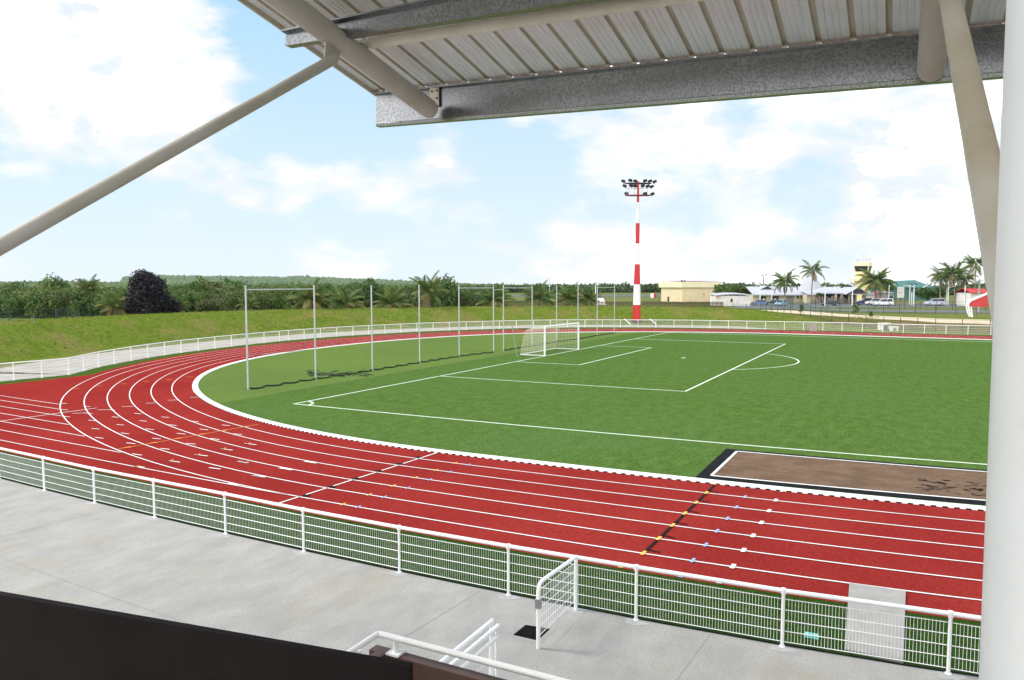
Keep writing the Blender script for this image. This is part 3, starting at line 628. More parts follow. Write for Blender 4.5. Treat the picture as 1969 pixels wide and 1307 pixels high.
fine = [(np.interp(s, range(len(prof)), [q[0] for q in prof]), np.interp(s, range(len(prof)), [q[1] for q in prof])) for s in np.linspace(0, 10, 29)]
for d, h in fine: b.tube([gA.lerp(gB, f_)+gn*d+Vector((0, 0, h*(zA+(zB-zA)*f_)-ZD-.05*math.sin(pi*f_)*(1 if .03 < h < .99 else 0))) for f_ in np.linspace(0, 1, 9)], r_, 3, caps=False)
for e, zt in ((gA, zA), (gB, zB)):
    for h in np.arange(.1, zt, .15):
        dmax = np.interp(h/zt, [q[1] for q in prof][::-1], [q[0] for q in prof][::-1]); b.tube([e+Vector((0, 0, h)), e+gn*float(dmax)+Vector((0, 0, h))], r_, 3, caps=False)
    for d in np.arange(.14, 2.3, .15):
        hmax = np.interp(d, [q[0] for q in prof], [q[1] for q in prof])*zt; b.tube([e+gn*float(d), e+gn*float(d)+Vector((0, 0, float(hmax)-ZD))], r_, 3, caps=False)
put(b, 'goal_net', M['net'], root)
p = at(994.5, 686, ZD); b = MB(); dl = atd(984, 621, (p-CAM).dot(F)); b.tube([p, dl], .035, 6)
tag(b.build('net_stanchion', M['greybox']), 'thin dark stanchion leaning over left of the goal net', 'stanchion')
# ------------------------------------------------------------------ grandstand
root = empty('grandstand', (CAM.x, CAM.y, 4.35), 0, 'covered grandstand with white tube rafters and ribbed metal roof, seen from its terrace', 'grandstand')
Ye = 8.9; XL = onY(832, 214, Ye).x; eL = onY(832, 214, Ye); eR = onY(1790, 140, Ye); SL = -.205
up = Vector((0, 1, SL)).normalized()
dx = (eR.z-eL.z)/(eR.x-eL.x)                      # the roof's slight fall along its length
def raft(e):
    b = MB(); q = e-up*15.5; pts = [q, e-up*.1, e-up*.045, e-up*.012, e]; b.tube(pts, [.128, .128, .118, .09, .02], 24); return b
bay = eR.x-eL.x; rafters = []
for k in range(4):
    e = Vector((eL.x+bay*k, eL.y, eL.z+dx*bay*min(k, 1.0)+dx*bay*max(0, k-1)))
    rafters.append(put(raft(e), 'rafter', M['beige'], root, smooth=40))
bw = MB(); pz = onY(844, 190, 8.95)
c0 = onY(832, 186, 9.02); b = MB(); b.box(c0+Vector((.03, 0, 0)), (.14, .02, .26)); o = put(b, 'bracket', M['tie'], root, rafters[0])
b = MB()
for du, dv_ in ((-.03, .07), (.05, .075), (.05, -.03)): b.tube([c0+Vector((.03+du, -.014, dv_)), c0+Vector((.03+du, -.02, dv_))], .014, 8)
put(b, 'bracket_holes', M['black'], root, rafters[0])
# eave beam
YB = 9.06; tl, bl, tr, br = onY(723, 180, YB), onY(723, 243, YB), onY(1930, 50, YB), onY(1927, 147, YB)
def ext(a, c, X): f_ = (X-a.x)/(c.x-a.x); return a+(c-a)*f_
XR = CAM.x+20; tr2, br2 = ext(tl, tr, XR), ext(bl, br, XR)
b = MB(); n = 30
vs = []
for k in range(n+1):
    f_ = k/n; t_, l_ = tl.lerp(tr2, f_), bl.lerp(br2, f_)
    vs += [t_+Vector((0, -.07, 0)), t_+Vector((0, -.07, -.02)), t_+Vector((0, 0, -.022)), t_.lerp(l_, .9), t_.lerp(l_, .915)+Vector((0, -.006, 0)), l_, l_+Vector((0, .1, -.0)), l_+Vector((0, .1, .02)), l_+Vector((0, .012, .02)), t_+Vector((0, .012, 0))]
m_ = 10
b.add(vs, [(k*m_+j, k*m_+(j+1) % m_, (k+1)*m_+(j+1) % m_, (k+1)*m_+j) for k in range(n) for j in range(m_)]+[tuple(range(m_))])
put(b, 'eave_beam', M['galv'], root)
# purlins: the near one is visible, its fellows run on behind it
yp = onX(650, 68, XL).y-CAM.y
pu_t, pu_b = onY(551, 61, yp), onY(549, 88, yp); pt2, pb2 = onY(841, 0, yp), onY(960, 25, yp)
def purlin(b, t_, l_, t2, l2):
    t2, l2 = ext(t_, t2, XR), ext(l_, l2, XR); vs = []
    for a, c in ((t_, l_), (t2, l2)):
        vs += [a+Vector((0, -.09, .0)), a+Vector((0, -.09, -.02)), a+Vector((0, 0, -.02)), c+Vector((0, 0, .015)), c+Vector((0, .09, .015)), c+Vector((0, .09, .04)), c+Vector((0, .105, .04)), c+Vector((0, .105, 0)), c+Vector((0, -.01, 0)), a+Vector((0, -.01, -.03))]
    b.add(vs, [(j, (j+1) % 10, 10+(j+1) % 10, 10+j) for j in range(10)]+[tuple(range(10))])
for k in range(4):
    s = Vector((0, -2.1*k, .205*2.1*k)); b = MB(); purlin(b, pu_t+s, pu_b+s, pt2+s, pb2+s); put(b, 'purlin', M['galv'], root)
# tie tube
yt = onX(698, 86, XL).y-CAM.y; t0 = onY(712, 83, yt); t1 = ext(t0, onY(1194, 11, yt), CAM.x+.3)
b = MB(); b.tube([t0, t1], .066, 14); tt = put(b, 'tie_tube', M['tie'], root, smooth=50)
b = MB(); e = (t1-t0).normalized(); b.box(t0-e*.1, (.26, .02, .11)); b.tube([t0-e*.14+Vector((0, -.03, -.01)), t0-e*.14+Vector((0, .03, -.01))], .03, 8, 1); put(b, 'end_plate', [M['tie'], M['lampdark']], root, tt)
# braces
def brace(p, q, r, name='brace', m='beige'):
    b = MB(); b.tube([p, q], r, 18); return put(b, name, M[m], root, smooth=50)
LB1 = onX(648, 110, XL); LB0 = onX(0, 473, XL); br1 = brace(LB0+(LB0-LB1)*.75, LB0.lerp(LB1, .985), .06)
b = MB(); dB = (LB1-LB0).normalized(); pl_ = LB1-dB*.02
b.add([pl_+Vector((-.012, -.16, .24)), pl_+Vector((-.012, .12, .16)), pl_+Vector((-.012, -.02, -.10)), pl_+Vector((-.012, -.2, -.04)), pl_+Vector((.012, -.16, .24)), pl_+Vector((.012, .12, .16)), pl_+Vector((.012, -.02, -.10)), pl_+Vector((.012, -.2, -.04))], [(0, 1, 2, 3), (7, 6, 5, 4), (0, 4, 5, 1), (1, 5, 6, 2), (2, 6, 7, 3), (3, 7, 4, 0)])
put(b, 'gusset', M['beige'], root, br1)
b = MB(); b.tube([pl_+Vector((.06, -.05, .02)), pl_+Vector((-.06, -.05, .02))], .03, 8); put(b, 'bolt', M['steel'], root, br1)
RA = atd(1827, 0, 3.75); RB = atd(1889, 300, 2.36); brace(RB+(RB-RA)*.62, RA+(RA-RB)*1.3, .0475, 'brace', 'stained')
# column right beside the photographer
cx_, cy_ = ray(1907, 650), None
YC = 1.05; p0_, p1_ = onY(1934, 0, YC), onY(1881, 1307, YC); rc = .115
dirc = (p0_-p1_).normalized(); side = Vector((rc/math.cos(math.radians(5)), .0, 0))
b = MB(); b.tube([p1_+side-dirc*.75, p0_+side+dirc*2.0], rc, 32); put(b, 'column', M['column'], root, smooth=50)
for xc in (XL, eR.x+bay, eR.x+2*bay):
    b = MB(); b.tube([(xc, CAM.y+YC, 0), (xc, CAM.y+YC, eL.z+.205*(Ye-YC)+(dx*(xc-eL.x)))], rc, 24); put(b, 'column', M['column'], root, smooth=50)
# roof sheeting, ribs really folded into it
c0 = onY(723, 178, YB)+Vector((0, 0, .005)); dX = (tr-tl)/(tr.x-tl.x); pitch_ = .345; x0 = -.02
ribx = onY(983, 152, YB).x
b = MB(); front = []; sl = Vector((0, 1, SL)); yb0 = .06; Lr = 13.5
nr = int((XR-c0.x)/pitch_)+2; start = ribx-pitch_*math.floor((ribx-c0.x)/pitch_)
def rp(x, dz): return c0+dX*(x-c0.x)+Vector((0, yb0, dz))
prof_ = []
x = c0.x; prof_.append((x, 0., 0))
xr = start
while xr < XR:
    if xr-.045 > x:
        w0 = x+.0; w1 = xr-.032
        for t_ in (.25, .5, .75): xm = prof_[-1][0] if False else None
        a0, a1 = max(c0.x, xr-pitch_+.032), w1
        for t_ in (.27, .5, .73): 
            xx = a0+(a1-a0)*t_; prof_ += [(xx-.012, 0, 0), (xx, .008, 0), (xx+.012, 0, 0)]
    prof_ += [(xr-.032, 0, 0), (xr-.018, .032, 1), (xr+.018, .032, 1), (xr+.032, 0, 1)]
    x = xr; xr += pitch_
prof_ = [q for q in prof_ if q[0] >= c0.x-1e-6]
F0 = [rp(q[0], q[1]) for q in prof_]; F1 = [p-sl*Lr for p in F0]; n = len(F0)
b.add(F0+F1, [(i, i+1, n+i+1, n+i) for i in range(n-1)]); b.m = [prof_[i+1][2] for i in range(n-1)]
T0 = [p+Vector((0, 0, .012)) for p in F0]; T1 = [p+Vector((0, 0, .012)) for p in F1]; b.add(T0+T1, [(i, n+i, n+i+1, i+1) for i in range(n-1)], 0)
for k in range(60):
    xx = start+pitch_*k
    if xx > XR: break
    b.box(rp(xx, .0)+Vector((0, -.135, -.008)), (.05, .03, .016), 0, 2)
put(b, 'roof_sheet', [M['roof'], M['roofseam'], M['tie']], root)
b = MB(); q = c0+Vector((-.02, yb0, -.02)); b.box((q+q-sl*Lr)/2+Vector((0, 0, .0)), (.03, sl.length*Lr, .07), M=Matrix.Rotation(math.atan(SL), 3, 'X')); put(b, 'verge_trim', M['roofseam'], root)
# terrace behind and under the viewer
b = MB(); zt = 4.35
b.box((CAM.x+2.5, CAM.y-3.2, zt-.15), (22, 9.4, .3))
for k in range(4): b.box((CAM.x+2.5, CAM.y-3.9-k*.95, zt+.2+k*.4), (22, .95, .4))
put(b, 'terrace', M['whitewall'], root)
# balustrade panel in front of the viewer
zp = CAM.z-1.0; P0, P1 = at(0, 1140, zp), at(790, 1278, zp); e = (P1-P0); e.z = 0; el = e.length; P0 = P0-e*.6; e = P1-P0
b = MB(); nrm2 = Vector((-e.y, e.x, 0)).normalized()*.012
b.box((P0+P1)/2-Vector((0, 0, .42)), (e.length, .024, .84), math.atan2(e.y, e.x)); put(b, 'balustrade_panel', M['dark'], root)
# brown stair wall with its handrail
RC = atd(727, 1218, 5.6); zr = RC.z; zw = zr-.115; wt = .09; xw = RC.x; yw = RC.y
b = MB(); b.box((xw+4-.05, yw, zw/2), (8, wt, zw)); sw = put(b, 'stair_wall', M['brown'], root)
b = MB(); b.box((xw+.05, yw-1.6-wt/2, zw/2), (wt, 3.2, zw)); put(b, 'stair_wall', M['brown'], root)
b = MB(); b.tube([(xw, yw-3.2, zr), (xw, yw-.02, zr), (xw+.02, yw, zr), (xw+7, yw, zr)], .0235, 10); hr = put(b, 'handrail', M['rail'], root, smooth=50)
for (x, y) in ((xw+.16, yw), (xw+.03, yw-.27), (xw+1.45, yw), (xw+2.9, yw)):
    b = MB(); b.tube([(x, y, zw), (x, y, zr)], .021, 8); b.box((x, y, zw+.008), (.11, .11, .014)); put(b, 'rail_post', M['rail'], root, hr, smooth=40)
# stair railings on the concourse
A = at(947, 1193, 1.12); root = empty('stair_railing', (A.x, A.y, ZF), 0, 'white tubular stair railing, the plain left one of the close pair behind the brown wall', 'railing', 'paired stair railings')
b = MB(); b.tube([A-Vector((0, 4.2, 0)), A], .034, 10); put(b, 'top_rail', M['rail'], root, smooth=50)
for s in (0, 2.1, 4.1): b = MB(); q = A-Vector((0, s+.04, 0)); b.tube([(q.x, q.y, ZF), q], .03, 8); put(b, 'post', M['rail'], root, smooth=50)
B_ = at(958, 1203, 1.12); C_ = Vector((B_.x, B_.y, zat(B_.x, B_.y, 1223))); root = empty('stair_railing', (B_.x, B_.y, ZF), 0, 'white stair railing with second lower rail and mesh infill, right one of the pair', 'railing', 'paired stair railings')
b = MB(); b.tube([B_-Vector((0, 4.2, 0)), B_], .034, 10); put(b, 'top_rail', M['rail'], root, smooth=50)
b = MB(); b.tube([C_-Vector((0, 4.2, 0)), C_], .03, 10); put(b, 'lower_rail', M['rail'], root, smooth=50)
for s in (0, 2.1, 4.1): b = MB(); q = B_-Vector((0, s+.04, 0)); b.tube([(q.x, q.y, ZF), q], .03, 8); put(b, 'post', M['rail'], root, smooth=50)
b = MB(); mesh_panel(b, B_-Vector((0, 4.1, 0)), B_-Vector((0, .06, 0)), (.12, .12), (C_.z-.03, C_.z-.03), 5, .055, over=0.); put(b, 'mesh_panel', M['rail'], root)
# ------------------------------------------------------------------ far things: local x runs to the right across the view, y away from it
RZ = math.atan2(R.y, R.x)
def far(name, px, depth, label, cat, group=None, rz=0., dz=0.):
    p = P3(px, depth, dz); o = empty(name, p, RZ+rz, label, cat, group); o['_d'] = depth; return o
def hh(o, py): return zat(o.location.x, o.location.y, py)-o.location.z
def mpp(depth): return depth/FP
# ------------------------------------------------------------------ floodlight mast
p = at(1224, 620, .25); dm = (p-CAM).dot(F); k_ = dm/FP
root = empty('floodlight_mast', p, RZ, 'tall red and white striped floodlight mast behind the far bend', 'floodlight mast')
ys = [620, 586, 546.5, 508, 468, 429, 389, 348.5]; rs = [8.0, 7.2, 6.4, 5.2, 4.3, 3.5, 2.4, 1.9]
zs = [hh(root, y) for y in ys]; zs[0] = -.2
b = MB(); b.tube([(0, 0, -.3), (0, 0, .35)], rs[0]*k_*1.06, 16); loc(b, 'mast_footing', M['lampdark'], root, 50)
for i in range(7):
    b = MB(); r0, r1 = rs[i]*k_, (rs[i+1]*k_ if i in (6,) else rs[i]*k_*.86)
    b.tube([(0, 0, zs[i]+(.01 if i else .2)), (0, 0, zs[i+1])], [r0, r1], 20); o = loc(b, 'mast_section', M['red'] if i % 2 == 0 else M['mastwhite'], root, 50)
    if i % 2: o['label'] = 'white mast section'
def ringbar(py, r, name, mm):
    z = hh(root, py); b = MB()
    b.tube([(r*math.cos(t), r*.3*math.sin(t), z) for t in np.linspace(0, 2*pi, 25)], .075, 5)
    for t in (0, pi/2, pi, 3*pi/2): b.tube([(0, 0, z), (r*math.cos(t), r*.3*math.sin(t), z)], .07, 5)
    return loc(b, name, mm, root)
ringbar(375.5, 24*k_, 'platform_ring', M['darkroof']); ringbar(352.5, 25*k_, 'lamp_ring', M['lampdark'])
b = MB()
for t in np.linspace(0, 2*pi, 11)[:-1]: b.tube([(22*k_*math.cos(t), 6*k_*math.sin(t), hh(root, 375)), (22*k_*math.cos(t), 6*k_*math.sin(t), hh(root, 361))], .025, 4)
b.tube([(22*k_*math.cos(t), 6*k_*math.sin(t), hh(root, 361.5)) for t in np.linspace(0, 2*pi, 25)], .025, 4); loc(b, 'guard_rail', M['steel'], root)
LMP = [(1195.8,347.8,-1),(1208.7,346.6,-1),(1219,347,-1),(1236.7,347.4,1),(1246.8,347.5,1),(1255.3,348.8,1),(1198.6,356.8,-1),(1210.3,356.8,-1),(1219.2,356.6,-1),(1232.5,357,1),(1242.6,357,1),(1250.2,358.2,1),(1202.3,371.5,-1),(1236.7,372,1),(1251.4,372.2,1)]
for i, (x, y, s) in enumerate(LMP):
    lx_ = (x-1224)*k_; lz = hh(root, y); ly = (-1 if i % 2 else 1)*math.sqrt(max(0, (26*k_)**2-lx_**2))*.12
    az = math.atan2(ly, lx_); Mx = Matrix.Rotation(-lx_/2.6*.28, 3, 'Y') @ Matrix.Rotation(.55, 3, 'X') @ Matrix.Rotation(.15*s, 3, 'Z')
    b = MB(); b.box((lx_, ly, lz), (8.6*k_, 3.0*k_, 4.6*k_), M=Mx, top=(.8, .6)); b.tube([(lx_, ly, lz), (lx_*.97, ly, lz-5*k_)], .06, 4)
    o = loc(b, 'floodlight', M['lampdark'], root)
    b = MB(); b.box(Vector((lx_, ly, lz))+Mx @ Vector((0, -1.55*k_, -.3*k_)), (7.0*k_, .05, 3.4*k_), M=Mx); loc(b, 'lamp_glass', M['glass'], o)
# ------------------------------------------------------------------ buildings
def wallbox(b, x0, x1, y0, y1, z0, z1, mi=0): b.box(((x0+x1)/2, (y0+y1)/2, (z0+z1)/2), (x1-x0, y1-y0, z1-z0), 0, mi)
def pane(root, par, name, x0, x1, y, z0, z1, m='glass', th=.06):
    b = MB(); wallbox(b, x0, x1, y-th, y+.02, z0, z1); return loc(b, name, M[m], par)
def gable(b, x0, x1, y0, y1, z0, zr, along='x', th=.12, mi=0):
    if along == 'x':
        ym = (y0+y1)/2; P = [(x0, y0, z0), (x1, y0, z0), (x1, ym, zr), (x0, ym, zr), (x0, y1, z0), (x1, y1, z0)]
    else:
        xm = (x0+x1)/2; P = [(x0, y0, z0), (x0, y1, z0), (xm, y1, zr), (xm, y0, zr), (x1, y0, z0), (x1, y1, z0)]
    Q = [(a, c, d+th) for a, c, d in P]; b.add(P+Q, [(0, 1, 2, 3), (3, 2, 5, 4), (6, 9, 8, 7), (9, 10, 11, 8), (0, 6, 7, 1), (4, 5, 11, 10), (0, 3, 9, 6), (3, 4, 10, 9), (1, 7, 8, 2), (2, 8, 11, 5)], mi)
# cream flat-topped hall with the wide parapet
yb = far('cream_hall', 1311, 226, 'cream windowless hall with a deep parapet and dark red roof edge', 'building', rz=math.radians(22)); k_ = mpp(226)
zt, zl_ = hh(yb, 541.5), hh(yb, 552.5); Lx, Wy = 83*k_/math.cos(math.radians(22)), 27*k_/math.sin(math.radians(22))
b = MB(); wallbox(b, 0, Lx, 0, Wy, -1, zl_); loc(b, 'wall', M['cream'], yb)
b = MB(); wallbox(b, -.55, Lx+.1, -.55, Wy+.6, zl_, zt); loc(b, 'parapet', M['creamlight'], yb)
b = MB(); b.add([(-.4, -.4, zt+.01), (Lx, -.4, zt+.01), (Lx, Wy, zt+.35), (-.4, Wy, zt+.35), (-.4, -.4, zt-.02), (Lx, -.4, zt-.02)], [(0, 1, 2, 3), (4, 5, 1, 0), (0, 3, 4), (1, 5, 2)]); loc(b, 'roof', M['darkroof'], yb)
b = MB(); wallbox(b, -.5, -.1, -.4, .1, zt, zt+.45); wallbox(b, .5, .9, -.4, .1, zt, zt+.4); loc(b, 'roof_vent', M['lampdark'], yb)
pane(yb, yb, 'vent', Lx*.55, Lx*.57, -.01, zl_*.52, zl_*.6, 'shade'); pane(yb, yb, 'plaque', Lx*.74, Lx*.84, -.01, zl_*.25, zl_*.29, 'greybox')
for f_, z0, z1, m_ in ((.2, .62, .78, 'whitewall'), (.36, .62, .78, 'whitewall'), (.62, .5, .66, 'whitewall'), (.6, .02, .35, 'shade')):
    b = MB(); wallbox(b, -.06, .02, Wy*f_, Wy*(f_+.08), zl_*z0, zl_*z1); loc(b, 'wall_unit', M[m_], yb)
# white shed
ws = far('white_shed', 1376, 186, 'small white shed with a curved pale roof in front of the cream hall', 'building'); k_ = mpp(186)
Lx = 66*k_; z1, z0 = hh(ws, 566), hh(ws, 568.5)
b = MB(); wallbox(b, 0, Lx, 0, 5.5, -.5, z0); wallbox(b, -.02, .02, 1, 2, 0, .1); loc(b, 'wall', M['whitewall'], ws)
b = MB()
for i in range(8):
    a0, a1 = i/8, (i+1)/8; zA_, zB_ = (z0+(z1-z0+.15)*math.sin(pi*a) for a in (.08+a0*.8, .08+a1*.8)); b.add([(-.3+a0*(Lx+.6), -.3, zA_), (-.3+a1*(Lx+.6), -.3, zB_), (-.3+a1*(Lx+.6), 5.8, zB_+.3), (-.3+a0*(Lx+.6), 5.8, zA_+.3), (-.3+a0*(Lx+.6), -.3, zA_-.14), (-.3+a1*(Lx+.6), -.3, zB_-.14)], [(0, 1, 2, 3), (4, 5, 1, 0)])
loc(b, 'roof', M['greyroof'], ws)
pane(ws, ws, 'window', Lx*.43, Lx*.49, -.02, z0*.38, z0*.72)
b = MB(); b.add([(-.1, -.1, z0*.9), (Lx*.12, -.1, z0*1.02), (Lx*.12, -.5, z0*.98), (-.1, -.5, z0*.86)], [(0, 1, 2, 3)]); loc(b, 'awning', M['redfabric'], ws)
# long terminal with pale roof
tm = far('terminal_building', 1450, 214, 'long beige terminal with a pale metal roof and dark openings', 'building'); k_ = mpp(214); X = lambda px: (px-1450)*k_
ze, zr = hh(tm, 566), hh(tm, 557.5)
b = MB(); wallbox(b, X(1447), X(1556), 0, 9, -.5, ze); loc(b, 'wall', M['beigewall'], tm)
b = MB(); b.add([(X(1445), -1.2, ze), (X(1557), -1.2, ze), (X(1557), 6, zr+1.0), (X(1445), 6, zr+1.0), (X(1445), -1.2, ze-.28), (X(1557), -1.2, ze-.28)], [(0, 1, 2, 3), (4, 5, 1, 0), (0, 3, 4)]); gable(b, X(1468), X(1494), 3, 9, zr+.2, hh(tm, 550.5), 'y'); loc(b, 'roof', M['greyroof'], tm)
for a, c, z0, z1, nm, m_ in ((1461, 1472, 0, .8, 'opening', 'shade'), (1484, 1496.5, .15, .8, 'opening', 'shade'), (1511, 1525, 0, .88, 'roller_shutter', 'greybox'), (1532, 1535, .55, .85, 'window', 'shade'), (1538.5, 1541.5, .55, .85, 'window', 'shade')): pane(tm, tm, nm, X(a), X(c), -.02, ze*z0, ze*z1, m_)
# tall cone-like chapel roof behind
ch = far('conical_hall', 1557, 236, 'tall steep pale roof shaped like a blunt cone, rising behind the terminal', 'building'); k_ = mpp(236); r0 = 22*k_
zb, zp_ = hh(ch, 558), hh(ch, 527)
b = MB(); b.tube([(0, 0, -.5), (0, 0, zb)], r0*.98, 14); loc(b, 'wall', M['beigewall'], ch)
b = MB(); prof2 = [(1.05, 0), (.84, .3), (.6, .62), (.36, .88), (.16, 1.0)]
b.tube([(0, 0, zb+(zp_-zb)*h) for r, h in prof2], [r0*r for r, h in prof2], 14); loc(b, 'roof', M['greyroof'], ch)
b = MB(); b.add([(r0*.42, -r0*.98, zb-.2), (r0*1.3, -r0*.4, zb-.2), (r0*.9, -r0*.72, zb+1.4)], [(0, 1, 2)]); b.add([(r0*.42, -r0*.98, -.3), (r0*1.3, -r0*.4, -.3), (r0*1.3, -r0*.4, zb-.2), (r0*.42, -r0*.98, zb-.2)], [(0, 1, 2, 3)]); loc(b, 'gable_front', mat('peach_wall', (.72, .45, .26), (.66, .4, .22), 1, .8, space='Object'), ch)
# entrance hall with gable
en = far('entrance_hall', 1590, 208, 'low pale-roofed hall with an open gabled porch, left of the control tower', 'building'); k_ = mpp(208); X = lambda px: (px-1590)*k_
ze, zr = hh(en, 563), hh(en, 551.5)
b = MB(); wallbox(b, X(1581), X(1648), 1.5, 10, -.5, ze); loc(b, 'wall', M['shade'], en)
b = MB(); P = [(X(1576), -.8, ze), (X(1634), -.8, ze), (X(1627), 5, zr), (X(1597), 5, zr), (X(1576), 11, ze), (X(1660), 11, ze)]
b.add(P+[(a, c, d-.25) for a, c, d in P[:2]], [(0, 1, 2, 3), (0, 3, 4), (3, 2, 5, 4), (6, 7, 1, 0)]); gable(b, X(1617), X(1662), -3, 6, ze-.4, hh(en, 552.5), 'y'); loc(b, 'roof', M['greyroof'], en)
b = MB(); wallbox(b, X(1623), X(1668), -4.5, -2.5, hh(en, 566), hh(en, 564.5)); loc(b, 'porch_canopy', M['greyroof'], en)
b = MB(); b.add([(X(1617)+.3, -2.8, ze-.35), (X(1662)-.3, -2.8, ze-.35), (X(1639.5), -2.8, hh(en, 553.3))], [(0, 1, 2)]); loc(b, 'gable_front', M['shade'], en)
for a, c in ((1603, 1606.5), (1615, 1617.5), (1630, 1632), (1642, 1644.5), (1657, 1658.5)): b = MB(); wallbox(b, X(a), X(c), -.6, .2, -.3, ze); loc(b, 'column', M['beigewall'], en)
b = MB(); wallbox(b, X(1556), X(1580), 2, 8, -.4, hh(en, 566.5)); loc(b, 'link_wall', M['beigewall'], en)
b = MB(); b.add([(X(1555), 1, hh(en, 566.5)), (X(1590), 1, hh(en, 566.5)), (X(1588), 7, hh(en, 558)), (X(1556), 7, hh(en, 558))], [(0, 1, 2, 3)]); loc(b, 'link_roof', M['greyroof'], en)
# palisade of grey stakes
pf = far('stake_fence', 1560, 200, 'rough fence of pale grey upright stakes in front of the entrance hall', 'fence'); k_ = mpp(200); b = MB(); R5 = random.Random(2)
for i in range(90):
    x = (R5.uniform(1557, 1640)-1560)*k_; h = R5.uniform(1.2, 2.3); b.tube([(x, R5.uniform(-.2, .2), -.2), (x+R5.uniform(-.12, .12), R5.uniform(-.2, .2), h)], R5.uniform(.05, .1), 4)
loc(b, 'stakes', M['wood'], pf)
# control tower
ct = far('control_tower', 1656.5, 236, 'yellow airport control tower with a glazed cab and aerials on top', 'control tower', rz=math.radians(-38)); k_ = mpp(236); s = 16.5*k_*.76
z1, z2, z3, z4, z5 = (hh(ct, y) for y in (540, 522, 511.5, 504.5, 536))
b = MB(); b.box((0, 0, z1/2-.5), (2*s*.93, 2*s*.93, z1+1)); b.box((0, 0, (z1+z2)/2), (2*s*.9, 2*s*.9, z2-z1)); loc(b, 'shaft', M['yellowwall'], ct)
b = MB(); b.box((-.3*s, -.1*s, (z5+z1)/2), (2*s*1.55, 2*s*1.35, z5-z1)); loc(b, 'balcony', M['creamlight'], ct)
b = MB(); b.box((0, 0, (z2+z3)/2), (2*s*.86, 2*s*.86, z3-z2), top=(1.22, 1.22)); loc(b, 'cab_glazing', M['glass'], ct)
b = MB()
for sx in (-1, 1):
    for sy in (-1, 1): b.tube([(sx*s*.88, sy*s*.88, z2), (sx*s*1.07, sy*s*1.07, z3)], .16, 4)
loc(b, 'mullions', M['creamlight'], ct)
b = MB(); b.box((0, 0, (z3+z4)/2), (2*s*1.1, 2*s*1.1, z4-z3), top=(.97, .97)); loc(b, 'cab_roof', M['creamlight'], ct)
b = MB(); R5 = random.Random(4)
for i in range(9): x, y = R5.uniform(-s, s), R5.uniform(-s, s); b.tube([(x, y, z4), (x, y, z4+R5.uniform(.7, 1.6))], .05, 4)
b.tube([(.1, 0, z4), (.1, 0, hh(ct, 485))], .05, 4); zz = z4+.9
b.tube([(-s, -s, zz), (s, -s, zz), (s, s, zz), (-s, s, zz), (-s, -s, zz)], .035, 4); loc(b, 'aerials', M['steel'], ct)
# green hangar, grey annexe
hg = far('green_hangar', 1755, 246, 'large dark green metal hangar with a shallow gabled roof', 'hangar'); k_ = mpp(246); X = lambda px: (px-1755)*k_
b = MB(); zw_ = hh(hg, 552); wallbox(b, X(1716), X(1790), 0, 18, -.5, zw_); loc(b, 'wall', M['greenclad'], hg)
b = MB(); ztop = hh(hg, 540.5); b.add([(X(1714), -.5, zw_), (X(1792), -.5, zw_), (X(1787), 10, hh(hg, 537.5)), (X(1727), 10, ztop), (X(1714), -.5, zw_-.3), (X(1792), -.5, zw_-.3), (X(1714), 18, zw_), (X(1792), 18, zw_)], [(0, 1, 2, 3), (4, 5, 1, 0), (0, 3, 6), (1, 7, 2), (3, 2, 7, 6)]); loc(b, 'roof', M['greenclad'], hg)
b = MB(); b.tube([(X(1770), -.6, hh(hg, 553)), (X(1793), -.6, hh(hg, 540))], .16, 4); loc(b, 'barge_board', M['whitewall'], hg)
gx = far('grey_annexe', 1708, 206, 'low grey block with a dark doorway beside the green hangar', 'building'); k_ = mpp(206); X = lambda px: (px-1708)*k_
b = MB(); wallbox(b, X(1683), X(1718), 0, 7, -.5, hh(gx, 563)); b.add([(X(1683), -.3, hh(gx, 563)), (X(1719), -.3, hh(gx, 563)), (X(1717), 5, hh(gx, 558.5)), (X(1697), 5, hh(gx, 558.5))], [(0, 1, 2, 3)]); loc(b, 'wall', M['greybox'], gx)
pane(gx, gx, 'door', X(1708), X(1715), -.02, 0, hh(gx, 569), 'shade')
# red roofed shelters
rs_ = far('red_roof_shed', 1880, 180, 'red roofed shed half hidden behind the palms and the concrete post', 'shed'); k_ = mpp(180)
b = MB(); wallbox(b, -15*k_, 22*k_, 0, 6, -.3, hh(rs_, 563)); loc(b, 'wall', M['whitewall'], rs_)
b = MB(); gable(b, -17*k_, 25*k_, -.6, 7, hh(rs_, 563.5), hh(rs_, 555), 'x'); loc(b, 'roof', M['redfabric'], rs_)
sc = far('shade_canopy', 1885, 112, 'red shade canopy slung from a white bent tube frame beside the track', 'canopy'); k_ = mpp(112); XZ = lambda px, py, y=0.: Vector(((px-1885)*k_, y, hh(sc, py)))
b = MB()
for y in (0., .5): b.tube([XZ(1869, 609, y), XZ(1864.5, 601, y), XZ(1861.5, 588, y), XZ(1862, 583, y), XZ(1866, 578, y), XZ(1901, 563, y), XZ(1930, 576, y), XZ(1934, 585, y), XZ(1928, 609, y)], .10, 8)
b.tube([XZ(1866, 578, 0), XZ(1866, 578, 0.5)], .07, 6); b.tube([XZ(1901, 563, 0), XZ(1901, 563, 0.5)], .07, 6)
b.tube([XZ(1867, 590), XZ(1870, 609)], .09, 6); b.tube([XZ(1863, 596), XZ(1868, 596)], .06, 6); b.tube([XZ(1863.5, 590), XZ(1867, 590)], .06, 6); loc(b, 'tube_frame', M['rail'], sc, 50)
